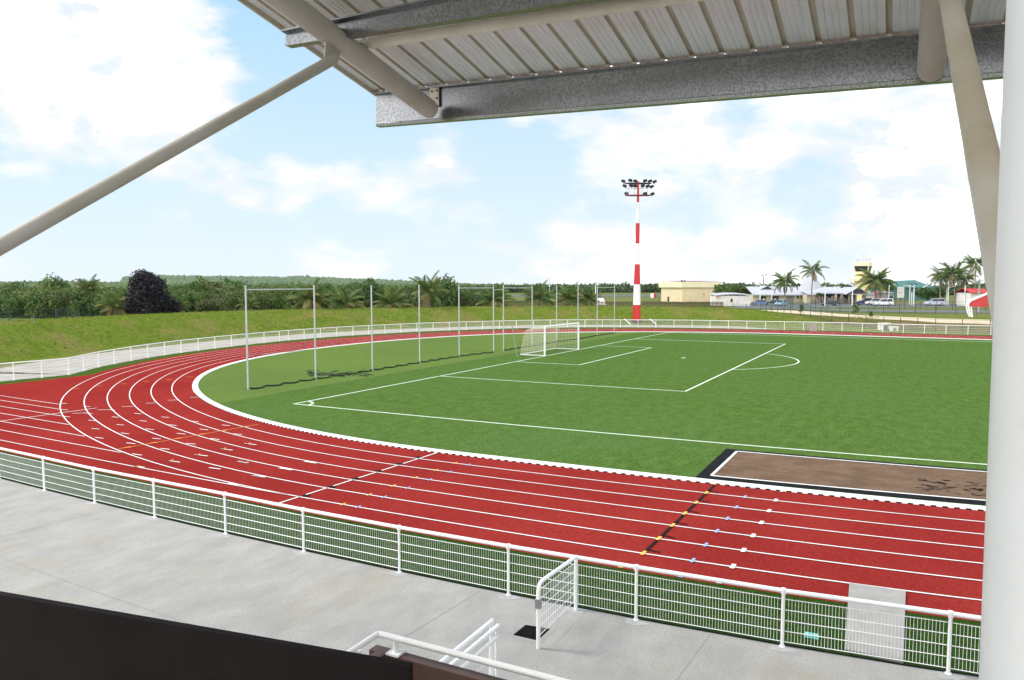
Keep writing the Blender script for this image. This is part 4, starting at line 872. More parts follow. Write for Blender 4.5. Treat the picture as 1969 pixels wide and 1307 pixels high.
b = MB(); b.add([XZ(1865, 581), XZ(1901, 565.5), XZ(1930, 578), XZ(1930, 590), XZ(1898, 590), XZ(1865, 589.5), XZ(1865, 581, 0.5), XZ(1901, 565.5, 0.5), XZ(1930, 578, 0.5), XZ(1930, 590, 0.5), XZ(1898, 590, 0.5), XZ(1865, 589.5, 0.5)], [(0, 1, 4, 5), (1, 2, 3, 4), (6, 11, 10, 7), (7, 10, 9, 8), (0, 6, 7, 1), (1, 7, 8, 2)]); loc(b, 'canopy_cloth', M['redfabric'], sc)
# ------------------------------------------------------------------ signs, masts and lamps
sg = far('sign_board', 1730.5, 186, 'white notice board on two wooden legs at the edge of the car park', 'sign'); k_ = mpp(186)
b = MB(); b.box((0, 0, (hh(sg, 551.5)+hh(sg, 572))/2), (13*k_, .12, hh(sg, 551.5)-hh(sg, 572))); bd = loc(b, 'board', M['whitewall'], sg)
b = MB(); z = hh(sg, 562.3); b.box((-.32, -.07, z), (.5, .02, .14)); b.box((.28, -.07, z), (.42, .02, .14)); loc(b, 'printed_bars', M['lampdark'], bd)
b = MB()
for i, y in enumerate((553.5, 555.5, 557.5, 565.5, 567.5, 569.5)): b.box((0.02*(i % 3), -.07, hh(sg, y)), (11*k_*(.9-.15*(i % 2)), .02, .08))
loc(b, 'faint_print', M['greyroof'], bd)
for s_ in (-1, 1): b = MB(); b.box((s_*4.5*k_, .1, hh(sg, 577)-.6), (.22, .22, hh(sg, 570)+.8)); loc(b, 'leg', mat('sign_wood', (.42, .26, .15), (.34, .2, .11), 2, .8, space='Object'), sg)
def lamp(px, py0, depth, label, arms=(1,), solar=True):
    o = far('street_lamp', px, depth, label, 'street lamp', 'street lamps of the car park'); h = hh(o, py0)
    b = MB(); b.tube([(0, 0, -.2), (0, 0, h)], [.13, .09], 8); loc(b, 'pole', M['rail'], o, 50)
    for a in arms:
        b = MB(); b.tube([(0, 0, h-.7), (a*.9, 0, h-.35), (a*1.25, 0, h-.25)], .05, 6); b.box((a*1.45, 0, h-.25), (.6, .25, .1)); loc(b, 'lamp_arm', M['rail'], o)
    if solar: b = MB(); b.box((0, 0, h+.1), (1.25, .9, .06), M=Matrix.Rotation(.35, 3, 'Y')); loc(b, 'solar_panel', M['glass'], o)
    return o
lamp(1461, 546, 196, 'slim street lamp left of the drooping palm by the terminal'); lamp(1483.5, 546, 200, 'slim street lamp touching the left side of the palm by the terminal', (1,), False); lamp(1585.5, 547.5, 184, 'street lamp standing over the dark car', (-1,))
lamp(1603.5, 549, 212, 'short street lamp in front of the hipped roof hall', (1,), False); lamp(1638, 546, 186, 'street lamp in front of the gabled porch', (1,), True); lamp(1708, 545, 196, 'street lamp right of the palm that hides the tower', (1,)); lamp(1748, 547, 190, 'left street lamp of the pair in front of the green hangar', (-1,)); lamp(1756, 546, 185, 'right street lamp of the pair in front of the green hangar', (-1,))
lamp(1822, 548, 186, 'street lamp with a bent arm between the palm trunks', (1,), False)
for px, y0, d, lb in ((1752, 562, 188, 'plain white post between the paired lamps'), (1819, 553, 190, 'plain white post left of the bent-arm lamp'), (1854, 549, 182, 'thin pale post right of the palm cluster')):
    o = far('utility_post', px, d, lb, 'post'); b = MB(); b.tube([(0, 0, -.2), (0, 0, hh(o, y0))], .12, 6); loc(b, 'shaft', M['rail'], o, 50); b = MB(); b.tube([(0, 0, hh(o, y0)), (0, 0, hh(o, y0)+.08)], .15, 6); loc(b, 'cap', M['steel'], o)
o = far('power_pole', 1881, 140, 'thick grey concrete power pole in front of the red roofed shed', 'power pole'); b = MB(); b.tube([(0, 0, -.2), (0, 0, hh(o, 537))], [.24, .17], 8); loc(b, 'shaft', M['slab'], o, 50)
b = MB(); b.tube([(-.55, 0, hh(o, 541)), (.1, 0, hh(o, 541))], .05, 5); b.box((-.45, 0, hh(o, 542)), (.3, .3, .5)); b.tube([(.1, 0, hh(o, 539)), (1.3, 0, hh(o, 540))], .03, 4); loc(b, 'bracket_arm', M['greybox'], o)
o = far('stadium_lamp_cluster', 1467, 240, 'distant pole with a cluster of grey lamps above the terminal roof', 'lamp cluster'); b = MB(); b.tube([(0, 0, -.2), (0, 0, hh(o, 531))], .22, 6); b.tube([(-.8, 0, hh(o, 531)), (1.2, 0, hh(o, 527))], .12, 5); loc(b, 'pole', M['greybox'], o)
for x, y in ((1462.5, 529.5), (1464.5, 529), (1470, 526.5), (1474, 525.5)): b = MB(); b.box(((x-1467)*mpp(240), 0, hh(o, y)), (.7, .3, .3), M=Matrix.Rotation(-.3, 3, 'Y')); loc(b, 'lamp_head', M['steel'], o)
o = far('aerial_mast', 1145, 260, 'very thin lattice aerial mast with a T-shaped top', 'aerial'); b = MB(); k_ = mpp(260)
for s_ in (-1, 1): b.tube([(s_*.14, 0, -.2), (s_*.07, 0, hh(o, 484))], .035, 4)
b.tube([(-11.5*k_, 0, hh(o, 482)), (11.5*k_, 0, hh(o, 482))], .09, 5); b.tube([(0, 0, hh(o, 486)), (0, 0, hh(o, 480))], .06, 4); loc(b, 'lattice', M['steel'], o)
b = MB(); b.tube([(0, 0, 0), (0, 0, hh(o, 549))], .18, 5); loc(b, 'mast_foot', M['rail'], o)
o = far('thin_mast', 1056.5, 300, 'faint thin white mast rising behind the palms left of the goal', 'aerial'); b = MB(); b.tube([(0, 0, -.2), (0, 0, hh(o, 508))], [.16, .03], 5); loc(b, 'shaft', M['steel'], o)
b = MB(); b.tube([(0, 0, hh(o, 566)), (0, 0, hh(o, 559))], .3, 5); b.tube([(0, 0, hh(o, 551)), (0, 0, hh(o, 548))], .28, 5); loc(b, 'white_band', M['rail'], o)
o = far('runway_marker', 1255, 300, 'small red and white marker box on the airfield grass', 'marker box'); b = MB(); b.box((-.3, 0, .9), (1.1, 1, 1.8)); loc(b, 'white_half', M['rail'], o); b = MB(); b.box((.75, 0, .9), (1.0, 1, 1.7)); loc(b, 'red_half', M['red'], o)
o = far('tilted_panel', 1156, 158, 'white tilted panel on a frame behind the slat fence', 'panel'); k_ = mpp(158)
b = MB(); b.add([(-1.1, -.6, 1.1), (1.0, -.6, 1.1), (.5, .8, 2.5), (-.7, .8, 2.5), (-1.1, -.6, 1.0), (1.0, -.6, 1.0)], [(0, 1, 2, 3), (4, 5, 1, 0)]); loc(b, 'sheet', M['whitewall'], o)
b = MB(); [b.tube([(x, y, 0), (x*.9, y, 1.1+max(0, y))], .06, 4) for x in (-1, .95) for y in (-.5, .7)]; loc(b, 'frame', M['steel'], o)
o = far('block_bench', 1700, 104.5, 'low pale concrete bench with a grey box on it beyond the perimeter fence', 'bench'); k_ = mpp(104.5); X = lambda px: (px-1700)*k_
b = MB(); wallbox(b, X(1692), X(1698), -.3, .5, -.2, 1.0); wallbox(b, X(1692), X(1712), -.3, .5, .72, 1.02); loc(b, 'block', M['whitewall'], o)
b = MB(); wallbox(b, X(1705), X(1713), -.3, .5, .2, .95); loc(b, 'grey_box', M['greybox'], o)
o = far('block_bench', 1720, 102.5, 'low white slab bench right of the grey box beyond the perimeter fence', 'bench'); b = MB(); wallbox(b, -8*mpp(102), 8*mpp(102), -.3, .3, .45, .62); loc(b, 'slab', M['whitewall'], o)
for s_ in (-1, 1): b = MB(); wallbox(b, s_*5*mpp(102)-.15, s_*5*mpp(102)+.15, -.25, .25, -.2, .45); loc(b, 'leg', M['whitewall'], o)
# ------------------------------------------------------------------ distant fences
def post_fence(name, pts, h, step, m, label, rails, r=.05, picket=None):
    """pts: (px, depth) pairs; posts every step metres"""
    P = [P3(*q) for q in pts]; root = empty(name, P[0], 0, label, 'fence'); seq = []
    for a, c in zip(P[:-1], P[1:]):
        n = max(1, round((c-a).length/step)); seq += [a.lerp(c, k/n) for k in range(n)]
    seq.append(P[-1]); seq = [Vector((q.x, q.y, T(q.x, q.y))) for q in seq]
    if len(seq) <= 100:
        pm = None
        for q in seq:
            if pm is None: b = MB(); b.tube([(0, 0, -.2), (0, 0, h)], r, 5); b.box((0, 0, h), (r*2.6, r*2.6, .04)); o = b.build('post', m, root); pm = o
            else: o = pm.copy(); COL.objects.link(o); o.parent = root
            o.location = q-root.location
    b = MB()
    for z in rails:
        for a, c in zip(seq[:-1], seq[1:]): b.tube([a+Vector((0, 0, z*h)), c+Vector((0, 0, z*h))], .018 if not picket else .04, 4, caps=False)
    if picket:
        for a, c in zip(seq[:-1], seq[1:]):
            n = max(1, int((c-a).length/picket))
            for k in range(1, n+1): q = a.lerp(c, k/n); b.box(q+Vector((0, 0, h*.5+RNG.uniform(-.03, .03))), (picket*.55, picket*.55, h), .5)
    else:
        for a, c in zip(seq[:-1], seq[1:]):
            n = max(2, int((c-a).length/.3))
            for k in range(1, n): q = a.lerp(c, k/n); b.tube([q+Vector((0, 0, .05)), q+Vector((0, 0, h*.97))], .006, 3, caps=False)
    put(b, 'pickets' if picket else 'wire_mesh', m, root)
post_fence('slat_fence', [(900, 160), (1060, 152), (1240, 148), (1390, 146)], 1.95, 3.2, M['brownfence'], 'dark brown picket fence between the grass bank and the airfield', (.25, .85), .07, .24)
post_fence('dark_fence', [(1328, 138), (1412, 136)], 1.35, 2.6, M['brownfence'], 'short dark rail fence at the foot of the white shed', (.95, .5), .06)
post_fence('mesh_fence', [(1409, 138), (1462, 134), (1520, 122.5), (1600, 113), (1700, 106), (1800, 100.5), (1905, 96), (1960, 94)], 1.75, 2.55, M['dkgreen'], 'dark green mesh fence nearest the perimeter path on the right', (.98, .5, .08))
post_fence('mesh_fence', [(1462, 160), (1640, 139), (1760, 134), (1960, 128)], 1.75, 2.9, M['dkgreen'], 'dark green mesh fence between the sandy path and the road', (.98, .5, .08))
post_fence('mesh_fence', [(1650, 160), (1800, 155), (1960, 150)], 1.7, 3.0, M['dkgreen'], 'dark green mesh fence along the far side of the road by the car park', (.98, .5, .08))
post_fence('mesh_fence', [(-120, 94), (60, 96), (240, 101), (330, 106)], 1.9, 2.6, M['dkgreen'], 'dark green mesh fence along the road below the woodland on the left', (.98, .5, .08))
post_fence('mesh_fence', [(-140, 75), (20, 76.5), (110, 82), (170, 90)], 1.15, 2.8, M['dkgreen'], 'low green fence on the near side of the road behind the grass bank', (.98, .4))
# ------------------------------------------------------------------ vehicles
def car_parts(name, label, paint, px, depth, heading, kind='hatch', wid=1.75):
    """heading 0: nose to the right of the view; pi: nose to the left"""
    P = {'hatch': (3.9, [(1.95, .32), (1.95, .62), (1.78, .76), (.95, .93), (.4, 1.42), (-1.2, 1.47), (-1.82, 1.0), (-1.93, .8), (-1.93, .32)], [(.78, .95), (.33, 1.37), (-1.15, 1.4), (-1.6, .97)]),
         'sedan': (4.3, [(2.15, .32), (2.15, .6), (1.95, .74), (1.05, .9), (.35, 1.38), (-.9, 1.4), (-1.6, .98), (-2.1, .92), (-2.15, .6), (-2.15, .32)], [(.9, .93), (.3, 1.33), (-.88, 1.34), (-1.4, .97)]),
         'van': (4.5, [(2.25, .34), (2.25, .7), (2.1, .88), (1.3, 1.1), (.6, 1.75), (-2.0, 1.82), (-2.22, 1.1), (-2.25, .34)], [(1.12, 1.12), (.55, 1.68), (-1.85, 1.72), (-1.98, 1.12)]),
         'suv': (4.6, [(2.3, .4), (2.3, .85), (2.1, 1.0), (1.2, 1.1), (.6, 1.75), (-1.9, 1.8), (-2.25, 1.2), (-2.3, .45)], [(1.0, 1.13), (.52, 1.66), (-1.85, 1.7), (-2.0, 1.15)])}[kind]
    root = far(name, px, depth, label, 'car' if kind != 'van' else 'van', 'cars in the car park', heading)
    w = wid/2; b = MB(); pr = P[1]; belt = .98 if kind in ('hatch', 'sedan') else 1.15
    rows = []
    for s in (-1, -.86, .86, 1):
        rows.append([(x*(1 if abs(s) < 1 else .985), s*w*(1-.16*max(0, z-belt)/.6), z*(1 if abs(s) < 1 else .985)+(.0 if abs(s) < 1 else .006)) for x, z in pr])
    n = len(pr); vs = sum(rows, []); fs = []
    for a in range(3): fs += [(a*n+i, a*n+(i+1) % n, (a+1)*n+(i+1) % n, (a+1)*n+i) for i in range(n)]
    fs += [tuple(reversed(range(n))), tuple(range(3*n, 4*n))]; b.add(vs, fs); body = loc(b, 'body', paint, root, 35)
    for s in (-1, 1):
        b = MB(); q = [(x, s*(w*(1-.16*max(0, z-belt)/.6)+.012), z) for x, z in P[2]]; b.add(q, [(0, 1, 2, 3)]); sw_ = loc(b, 'side_window', M['glass'], root)
        b = MB(); xm = (P[2][1][0]+P[2][2][0])/2; b.box((xm, s*(w*.93+.02), (P[2][0][1]+P[2][1][1])/2), (.07, .03, P[2][1][1]-P[2][0][1])); loc(b, 'pillar', paint, sw_)
    def screen(p, q, nm):
        b = MB(); e = .02*(1 if p[0] > 0 else -1); b.add([(p[0]+e, -w*.84, p[1]+.02), (p[0]+e, w*.84, p[1]+.02), (q[0]+e, w*.74, q[1]), (q[0]+e, -w*.74, q[1])], [(0, 1, 2, 3)]); loc(b, nm, M['glass'], root)
    iw = 3; screen(pr[iw], pr[iw+1], 'windscreen'); screen(pr[iw+3] if kind in ('hatch', 'sedan') else pr[iw+3], pr[iw+2], 'rear_window')
    for x in (P[0]*.31, -P[0]*.31):
        for s in (-1, 1):
            b = MB(); b.tube([(x, s*(w-.2), .32), (x, s*(w+.015), .32)], .325, 14); wh = loc(b, 'wheel', M['tyre'], root, 40)
            b = MB(); b.tube([(x, s*(w-.0), .32), (x, s*(w+.03), .32)], .19, 10); loc(b, 'rim', M['rim'], wh)
    for s in (-1, 1): b = MB(); b.box((pr[1][0]-.06, s*w*.7, pr[1][1]+.02), (.16, .36, .14)); loc(b, 'headlight', M['lens'], root)
    return root
car_parts('parked_car', 'mid blue car parked nearest the white shed', carpaint('blue_car', (.09, .16, .34)), 1459, 192, pi-.35, 'hatch')
car_parts('parked_car', 'light blue car below the drooping palm, seen from its front corner', carpaint('pale_blue_car', (.22, .36, .48)), 1501, 183, -pi/2-.7, 'hatch')
car_parts('parked_car', 'black car parked in front of the stake fence', carpaint('black_car', (.012, .013, .022)), 1596, 186, pi+.1, 'sedan')
car_parts('parked_car', 'navy and white pickup-like car, left of the two white ones', carpaint('navy_car', (.025, .03, .12)), 1664, 192, pi-.12, 'suv')
car_parts('parked_car', 'white car squeezed between the navy car and the white van', carpaint('white_car', (.78, .78, .78)), 1682, 190, pi-.3, 'suv')
car_parts('parked_van', 'white van with a dark side window, right of the row of three', carpaint('white_van', (.8, .8, .8)), 1697, 184, pi-.05, 'van')
car_parts('parked_van', 'silver people carrier parked alone near the palm cluster', carpaint('silver_van', (.5, .52, .6)), 1796, 186, pi-.1, 'van', 1.85)
car_parts('parked_car', 'dark car half hidden behind the light blue car', carpaint('dark_car', (.02, .025, .03)), 1487, 194, pi-.2, 'hatch')
o = far('white_hut', 1671, 204, 'small white hut with a red stripe below the palm that hides the tower', 'hut'); b = MB(); wallbox(b, -.9, 1.6, 0, 1.8, 0, 2.6); loc(b, 'wall', M['whitewall'], o); b = MB(); wallbox(b, 1.62, 1.95, 0, 1.0, 0, 3.6); loc(b, 'red_panel', M['red'], o)
# ------------------------------------------------------------------ two small people by the terminal
def person(px, depth, label, shirt, lean=.0, arm=.3):
    root = far('person', px, depth, label, 'person', None, .3)
    J = {'pel': (0, 0, .95), 'abd': (0, 0, 1.12), 'chest': (0, -.01, 1.34), 'neck': (0, 0, 1.5), 'head': (0, -.03, 1.6), 'top': (0, -.02, 1.72),
         'shl': (-.19, 0, 1.43), 'ell': (-.25, .02, 1.15), 'wrl': (-.24, -.1, .92), 'hal': (-.23, -.14, .83), 'shr': (.19, 0, 1.43), 'elr': (.27, -.03, 1.16), 'wrr': (.22, -.2, 1.02), 'har': (.18, -.27, .98),
         'hil': (-.1, 0, .92), 'knl': (-.11, -.04, .5), 'anl': (-.11, .02, .09), 'tol': (-.12, -.15, .04), 'hir': (.1, 0, .92), 'knr': (.12, -.02, .5), 'anr': (.13, .06, .09), 'tor': (.15, -.11, .04)}
    E_ = [('pel', 'abd'), ('abd', 'chest'), ('chest', 'neck'), ('neck', 'head'), ('head', 'top'), ('chest', 'shl'), ('shl', 'ell'), ('ell', 'wrl'), ('wrl', 'hal'), ('chest', 'shr'), ('shr', 'elr'), ('elr', 'wrr'), ('wrr', 'har'), ('pel', 'hil'), ('hil', 'knl'), ('knl', 'anl'), ('anl', 'tol'), ('pel', 'hir'), ('hir', 'knr'), ('knr', 'anr'), ('anr', 'tor')]
    RD = {'pel': .13, 'abd': .125, 'chest': .14, 'neck': .055, 'head': .095, 'top': .07, 'shl': .06, 'ell': .045, 'wrl': .032, 'hal': .035, 'shr': .06, 'elr': .045, 'wrr': .032, 'har': .035, 'hil': .09, 'knl': .06, 'anl': .042, 'tol': .035, 'hir': .09, 'knr': .06, 'anr': .042, 'tor': .035}
    ks = list(J); me = bpy.data.meshes.new('body'); me.from_pydata([J[k] for k in ks], [(ks.index(a), ks.index(c)) for a, c in E_], []); me.materials.append(M['skin'])
    o = linkmesh('body', me, root); md = o.modifiers.new('Skin', 'SKIN')
    sv = me.skin_vertices[0].data
    for i, k in enumerate(ks): sv[i].radius = (RD[k], RD[k]*.85)
    sv[0].use_root = True; o.modifiers.new('Subsurf', 'SUBSURF').levels = 1
    b = MB(); b.tube([(0, 0, .93), (0, 0, 1.15), (0, -.01, 1.36), (0, 0, 1.47)], [.17, .17, .2, .1], 12)
    for s, e in ((-1, 'ell'), (1, 'elr')): b.tube([(s*.14, 0, 1.43), Vector(J[e])], [.085, .07], 8)
    loc(b, 'shirt', shirt, root, 60)
    b = MB()
    for h_, k_, a in (('hil', 'knl', 'anl'), ('hir', 'knr', 'anr')): b.tube([Vector(J[h_])+Vector((0, 0, .08)), J[k_], J[a]], [.125, .085, .07], 8)
    loc(b, 'trousers', M['lampdark'], root, 60)
    b = MB(); b.tube([(0, 0, 1.62), (0, 0, 1.7), (0, 0, 1.76)], [.108, .1, .04], 10); loc(b, 'hair', M['rubber'], root, 60)
person(1468.5, 203, 'person in a yellow high-visibility top standing at the terminal opening', carpaint('hi_vis', (.75, .8, .05)))
person(1490, 203, 'person in a pale shirt standing near the terminal, beside the palm', carpaint('pale_shirt', (.75, .7, .68)))
# ------------------------------------------------------------------ foliage
def cloud_mesh(name, lobes, per, size, mats, seed, probs=None, flat=.6, bylobe=False):
    g = np.random.default_rng(seed); V = []; I = []
    for (c, r) in lobes:
        n = int(per*max(.4, (r[0]*r[2])**.8)) if per > 0 else -per
        d = g.normal(size=(n, 3)); d /= np.linalg.norm(d, axis=1)[:, None]; rad = (.62+.42*g.random(n))[:, None]
        bump = 1+.16*np.sin(d[:, :1]*5+seed)+.14*np.sin(d[:, 1:2]*6+c[0]); p = np.array(c)+d*np.array(r)*rad*bump
        nr = d*.8+g.normal(size=(n, 3))*.6; nr[:, 2] += flat*.6; nr /= np.linalg.norm(nr, axis=1)[:, None]
        a = np.cross(nr, g.normal(size=(n, 3))); a /= np.linalg.norm(a, axis=1)[:, None]+1e-9; b_ = np.cross(nr, a)
        s = size*(.6+.8*g.random((n, 1))); V.append(np.stack([p-a*s, p+b_*s*.6, p+a*s, p-b_*s*.6], 1).reshape(-1, 3)); I.append(np.where(g.random(n) < .8, g.choice(len(mats), p=probs), g.choice(len(mats), n, p=probs)) if bylobe else g.choice(len(mats), n, p=probs) if len(mats) > 1 else np.zeros(n, int))
    V = np.concatenate(V); I = np.concatenate(I); nq = len(V)//4
    me = bpy.data.meshes.new(name); me.vertices.add(len(V)); me.vertices.foreach_set('co', V.ravel()); me.loops.add(len(V)); me.loops.foreach_set('vertex_index', np.arange(len(V)))
    me.polygons.add(nq); me.polygons.foreach_set('loop_start', np.arange(nq)*4)
    for m_ in mats: me.materials.append(m_)
    me.polygons.foreach_set('material_index', I.astype(np.int32)); me.update(calc_edges=True); return me
def bush_lobes(rnd, w, h, n):
    L = []
    for i in range(n):
        a = rnd.uniform(0, 2*pi); q = rnd.random()**.6; r = rnd.uniform(.3, .48)*w*.62
        L.append(((q*w*.5*math.cos(a), q*w*.5*math.sin(a), rnd.uniform(.22, .8)*h*(1-.25*q)), (r, r, r*rnd.uniform(.7, .95))))
    L.append(((0, 0, h*.4), (w*.42, w*.42, h*.42))); return L
protos = []
R6 = random.Random(12)
for i in range(6):
    w, h = R6.uniform(4, 6), R6.uniform(3.8, 5.2); mm = [[M['leafA'], M['leafB']], [M['leafB'], M['leafA']], [M['leafC'], M['leafA']]][i % 3]
    protos.append((cloud_mesh('crown', bush_lobes(R6, w, h, 11), 210, .16, mm, 20+i, [.7, .3], .8, True), w, h))
tb = MB(); tb.tube([(0, 0, -.2), (.1, .05, 1.2), (-.1, .1, 2.4)], [.14, .1, .05], 6)
for a in range(4): tb.tube([(.08, .05, 1.0), (.9*math.cos(a*1.6), .9*math.sin(a*1.6), 2.3)], [.07, .025], 5)
tproto = tb.build('trunk', M['bark']); tme = tproto.data; bpy.data.objects.remove(tproto)
def bush(px, depth, i, sc=1., dz=0., label='dense green bushy tree in the front row of the woodland behind the grass bank', group='bushy trees along the bank'):
    me, w, h = protos[i]; p = P3(px, depth, dz); r = empty('bushy_tree', p, R6.uniform(0, 6.28), label, 'tree', group); s = sc*R6.uniform(.92, 1.08); r.scale = (s, s, s*R6.uniform(.92, 1.08))
    linkmesh('crown', me, r); linkmesh('trunk', tme, r); return r
x = -60
while x < 470:
    d = 112+R6.uniform(-3, 3)+(6 if x > 250 else 0); bush(x, d, R6.randrange(6), R6.uniform(.8, 1.12)); x += R6.uniform(32, 52)
while x < 905:
    bush(x, float(np.interp(x, [470, 900], [121, 150]))+R6.uniform(-2, 3), R6.randrange(6), R6.uniform(.85, 1.1)*float(np.interp(x, [470, 700, 900], [1, 1.08, 1.15]))); x += R6.uniform(28, 44)
for px, d, sc in ((30, 140, 1.25), (112, 150, 1.45), (214, 142, 1.3), (372, 138, 1.35), (404, 132, 1.5), (447, 146, 1.55), (520, 140, 1.35), (556, 150, 1.6), (632, 142, 1.3), (700, 150, 1.5), (735, 142, 1.3), (790, 156, 1.5), (862, 150, 1.55), (884, 168, 1.5), (905, 160, 1.3)):
    bush(px, d, R6.randrange(6), sc, -.2, 'taller tree rising above the general canopy of the woodland', 'taller trees in the woodland')
# the woodland behind, one mass
R7 = random.Random(21); lob = []
for px in np.arange(-260, 925, 9.0):
    d0 = float(np.interp(px, [-260, 470, 900], [116, 126, 156]))
    for row in range(6):
        d = d0+row*8.5+R7.uniform(-3, 3); p = P3(px+R7.uniform(-8, 8), d); k_ = d/140
        topz = zat(p.x, p.y, float(np.interp(px, [-260, 0, 110, 190, 330, 400, 480, 600, 700, 800, 880, 925], [552, 549, 553, 556, 551, 547, 547.5, 546.5, 546.5, 548, 551, 556]))+R7.gauss(1.5, 2.6)+max(0, 2-row)*2.2)
        hgt = max(2.2, min(7.4, topz-p.z))*(R7.uniform(.78, 1.08)); r = R7.uniform(1.3, 3.2)*k_
        lob.append(((p.x, p.y, p.z+hgt-r*.75), (r, r, r*.8)))
        if row < 3: lob.append(((p.x+R7.uniform(-2, 2), p.y+R7.uniform(-2, 2), p.z+hgt*.35), (r*1.1, r*1.1, hgt*.38)))
o = linkmesh('woodland', cloud_mesh('woodland', lob, 110, .21, [M['wood1'], M['leafB'], M['leafC'], M['leafA'], M['leafY']], 5, [.28, .3, .14, .18, .1], .9, True)); tag(o, 'dense green coastal woodland behind the grass bank on the left', 'woodland', None, 'stuff')
lob = []
for px in np.arange(860, 2100, 11.):
    for row in range(4):
        d = float(np.interp(px, [860, 1300, 1400, 2000], [560, 560, 430, 380]))+row*22+R7.uniform(-9, 9); p = P3(px+R7.uniform(-9, 9), d)
        tz = zat(p.x, p.y, float(np.interp(px, [860, 1000, 1290, 1400, 1560, 1840, 1900, 2100], [547, 547, 546, 546, 547, 549, 546, 546]))+R7.gauss(1, 1.6)); hgt = max(3, tz-p.z); r = R7.uniform(3.2, 5.5)*d/500
        lob.append(((p.x, p.y, p.z+hgt-r*.7), (r, r, r*.75))); lob.append(((p.x, p.y, p.z+hgt*.35), (r*1.1, r*1.1, hgt*.4)))
o = linkmesh('far_woodland', cloud_mesh('far_woodland', lob, -95, 1.0, [M['farwood'], M['wood1']], 6, [.7, .3])); tag(o, 'distant tree belt beyond the airfield and the buildings', 'woodland', None, 'stuff')
# grass tufts on the bank
g = np.random.default_rng(31); V = []; Rt = random.Random(31); n_ = 0
while n_ < 26000:
    a = Rt.uniform(80, 232); t = Rt.uniform(7.9, 24); r = fence_r(a)+t; x, y = CX+r*math.cos(math.radians(a)), CY+r*math.sin(math.radians(a)); z = T(x, y)-.02
    if z < .02: continue
    h = Rt.uniform(.06, .2)*(1.6 if Rt.random() < .04 else 1); w_ = Rt.uniform(.03, .12); q = Rt.uniform(0, pi); dx_, dy_ = math.cos(q)*w_, math.sin(q)*w_; lx_, ly_ = Rt.uniform(-.1, .1), Rt.uniform(-.1, .1)
    V.append(((x-dx_, y-dy_, z), (x+dx_, y+dy_, z), (x+lx_+dx_*.4, y+ly_+dy_*.4, z+h), (x+lx_-dx_*.4, y+ly_-dy_*.4, z+h*.9))); n_ += 1
V = np.array(V).reshape(-1, 3); me = bpy.data.meshes.new('grass_tufts'); me.vertices.add(len(V)); me.vertices.foreach_set('co', V.ravel()); me.loops.add(len(V)); me.loops.foreach_set('vertex_index', np.arange(len(V))); me.polygons.add(n_); me.polygons.foreach_set('loop_start', np.arange(n_)*4)
me.materials.append(mat('tuft_grass', (.13, .21, .022), (.22, .27, .05), 1.2, .95, c3=(.3, .255, .1), scale3=.26, lo3=.47, hi3=.62, fac3=.7, spec=0, trans=.45)); me.update(calc_edges=True)
tag(linkmesh('grass_tufts', me), 'short rough grass growing over the bank behind the perimeter fence', 'grass', None, 'stuff')
# single trees
def tree(name, px, depth, lobes, per, size, mats, seed, label, probs=None, th=2.):
    p = P3(px, depth); r = empty(name, p, RZ, label, 'tree'); linkmesh('crown', cloud_mesh('crown', lobes, per, size, mats, seed, probs), r)
    b = MB(); b.tube([(0, 0, -.2), (.1, 0, th*.5), (0, .1, th)], [.22, .17, .1], 7)
    for a in range(5): b.tube([(.05, 0, th*.45), (1.2*math.cos(a*1.3), 1.2*math.sin(a*1.3), th+.8)], [.1, .04], 5)
    loc(b, 'trunk', M['bark'], r); return r
d = 99; k_ = d/FP; q = P3(290, d); bz = lambda py: zat(q.x, q.y, py)-q.z; L_ = []; R8 = random.Random(8)
for px, py, r in ((283, 541, 24), (268, 557, 25), (297, 560, 27), (288, 580, 33), (312, 580, 26), (266, 585, 22), (328, 590, 17), (300, 597, 30), (275, 598, 26), (322, 599, 20), (283, 530, 13), (306, 545, 16)): L_.append((((px-290)*k_, R8.uniform(-1.2, .6), bz(py)), (r*k_, r*k_*.9, r*k_*.85)))
tree('purple_tree', 290, d, L_, 900, .14, [M['leafP']], 3, 'large round tree with almost black purple foliage among green palms', th=2.5)
d = 202; k_ = d/FP; q = P3(1790, d)
L_ = [(((px-1790)*k_, R8.uniform(-1, 1), zat(q.x, q.y, py)-q.z), (r*k_, r*k_, r*k_*.7)) for px, py, r in ((1770, 560, 11), (1783, 562, 12), (1797, 563, 12), (1808, 566, 10), (1772, 568, 9), (1790, 570, 12), (1764, 564, 7))]
tree('broad_tree', 1790, d, L_, 120, .3, [M['leafB'], M['leafA']], 4, 'broad dark tree behind the silver people carrier, under the palms', [.8, .2], 3)
d = 196; k_ = d/FP; q = P3(1383, d)
L_ = [(((px-1383)*k_, R8.uniform(-1, 1), zat(q.x, q.y, py)-q.z), (r*k_, r*k_, r*k_*.8)) for px, py, r in ((1384, 553, 9), (1377, 562, 8), (1391, 561, 9), (1372, 569, 6), (1383, 570, 9))]
tree('leafy_tree', 1383, d, L_, 130, .3, [M['leafB'], M['leafA']], 5, 'dark leafy tree covering the right end of the cream hall', [.7, .3], 2.4)
d = 222; k_ = d/FP; q = P3(1420, d)
L_ = [(((px-1420)*k_, R8.uniform(-2, 2), zat(q.x, q.y, py)-q.z), (r*k_, r*k_, r*k_*.75)) for px, py, r in ((1402, 556, 9), (1413, 553, 9), (1425, 555, 9), (1436, 558, 9), (1446, 562, 8), (1410, 563, 10), (1430, 566, 10))]
tree('scrub_tree', 1420, d, L_, 110, .34, [M['leafC'], M['leafA']], 6, 'wide olive scrub tree rising behind the white shed', [.7, .3], 2.2)
d = 250; k_ = d/FP; q = P3(1713, d)
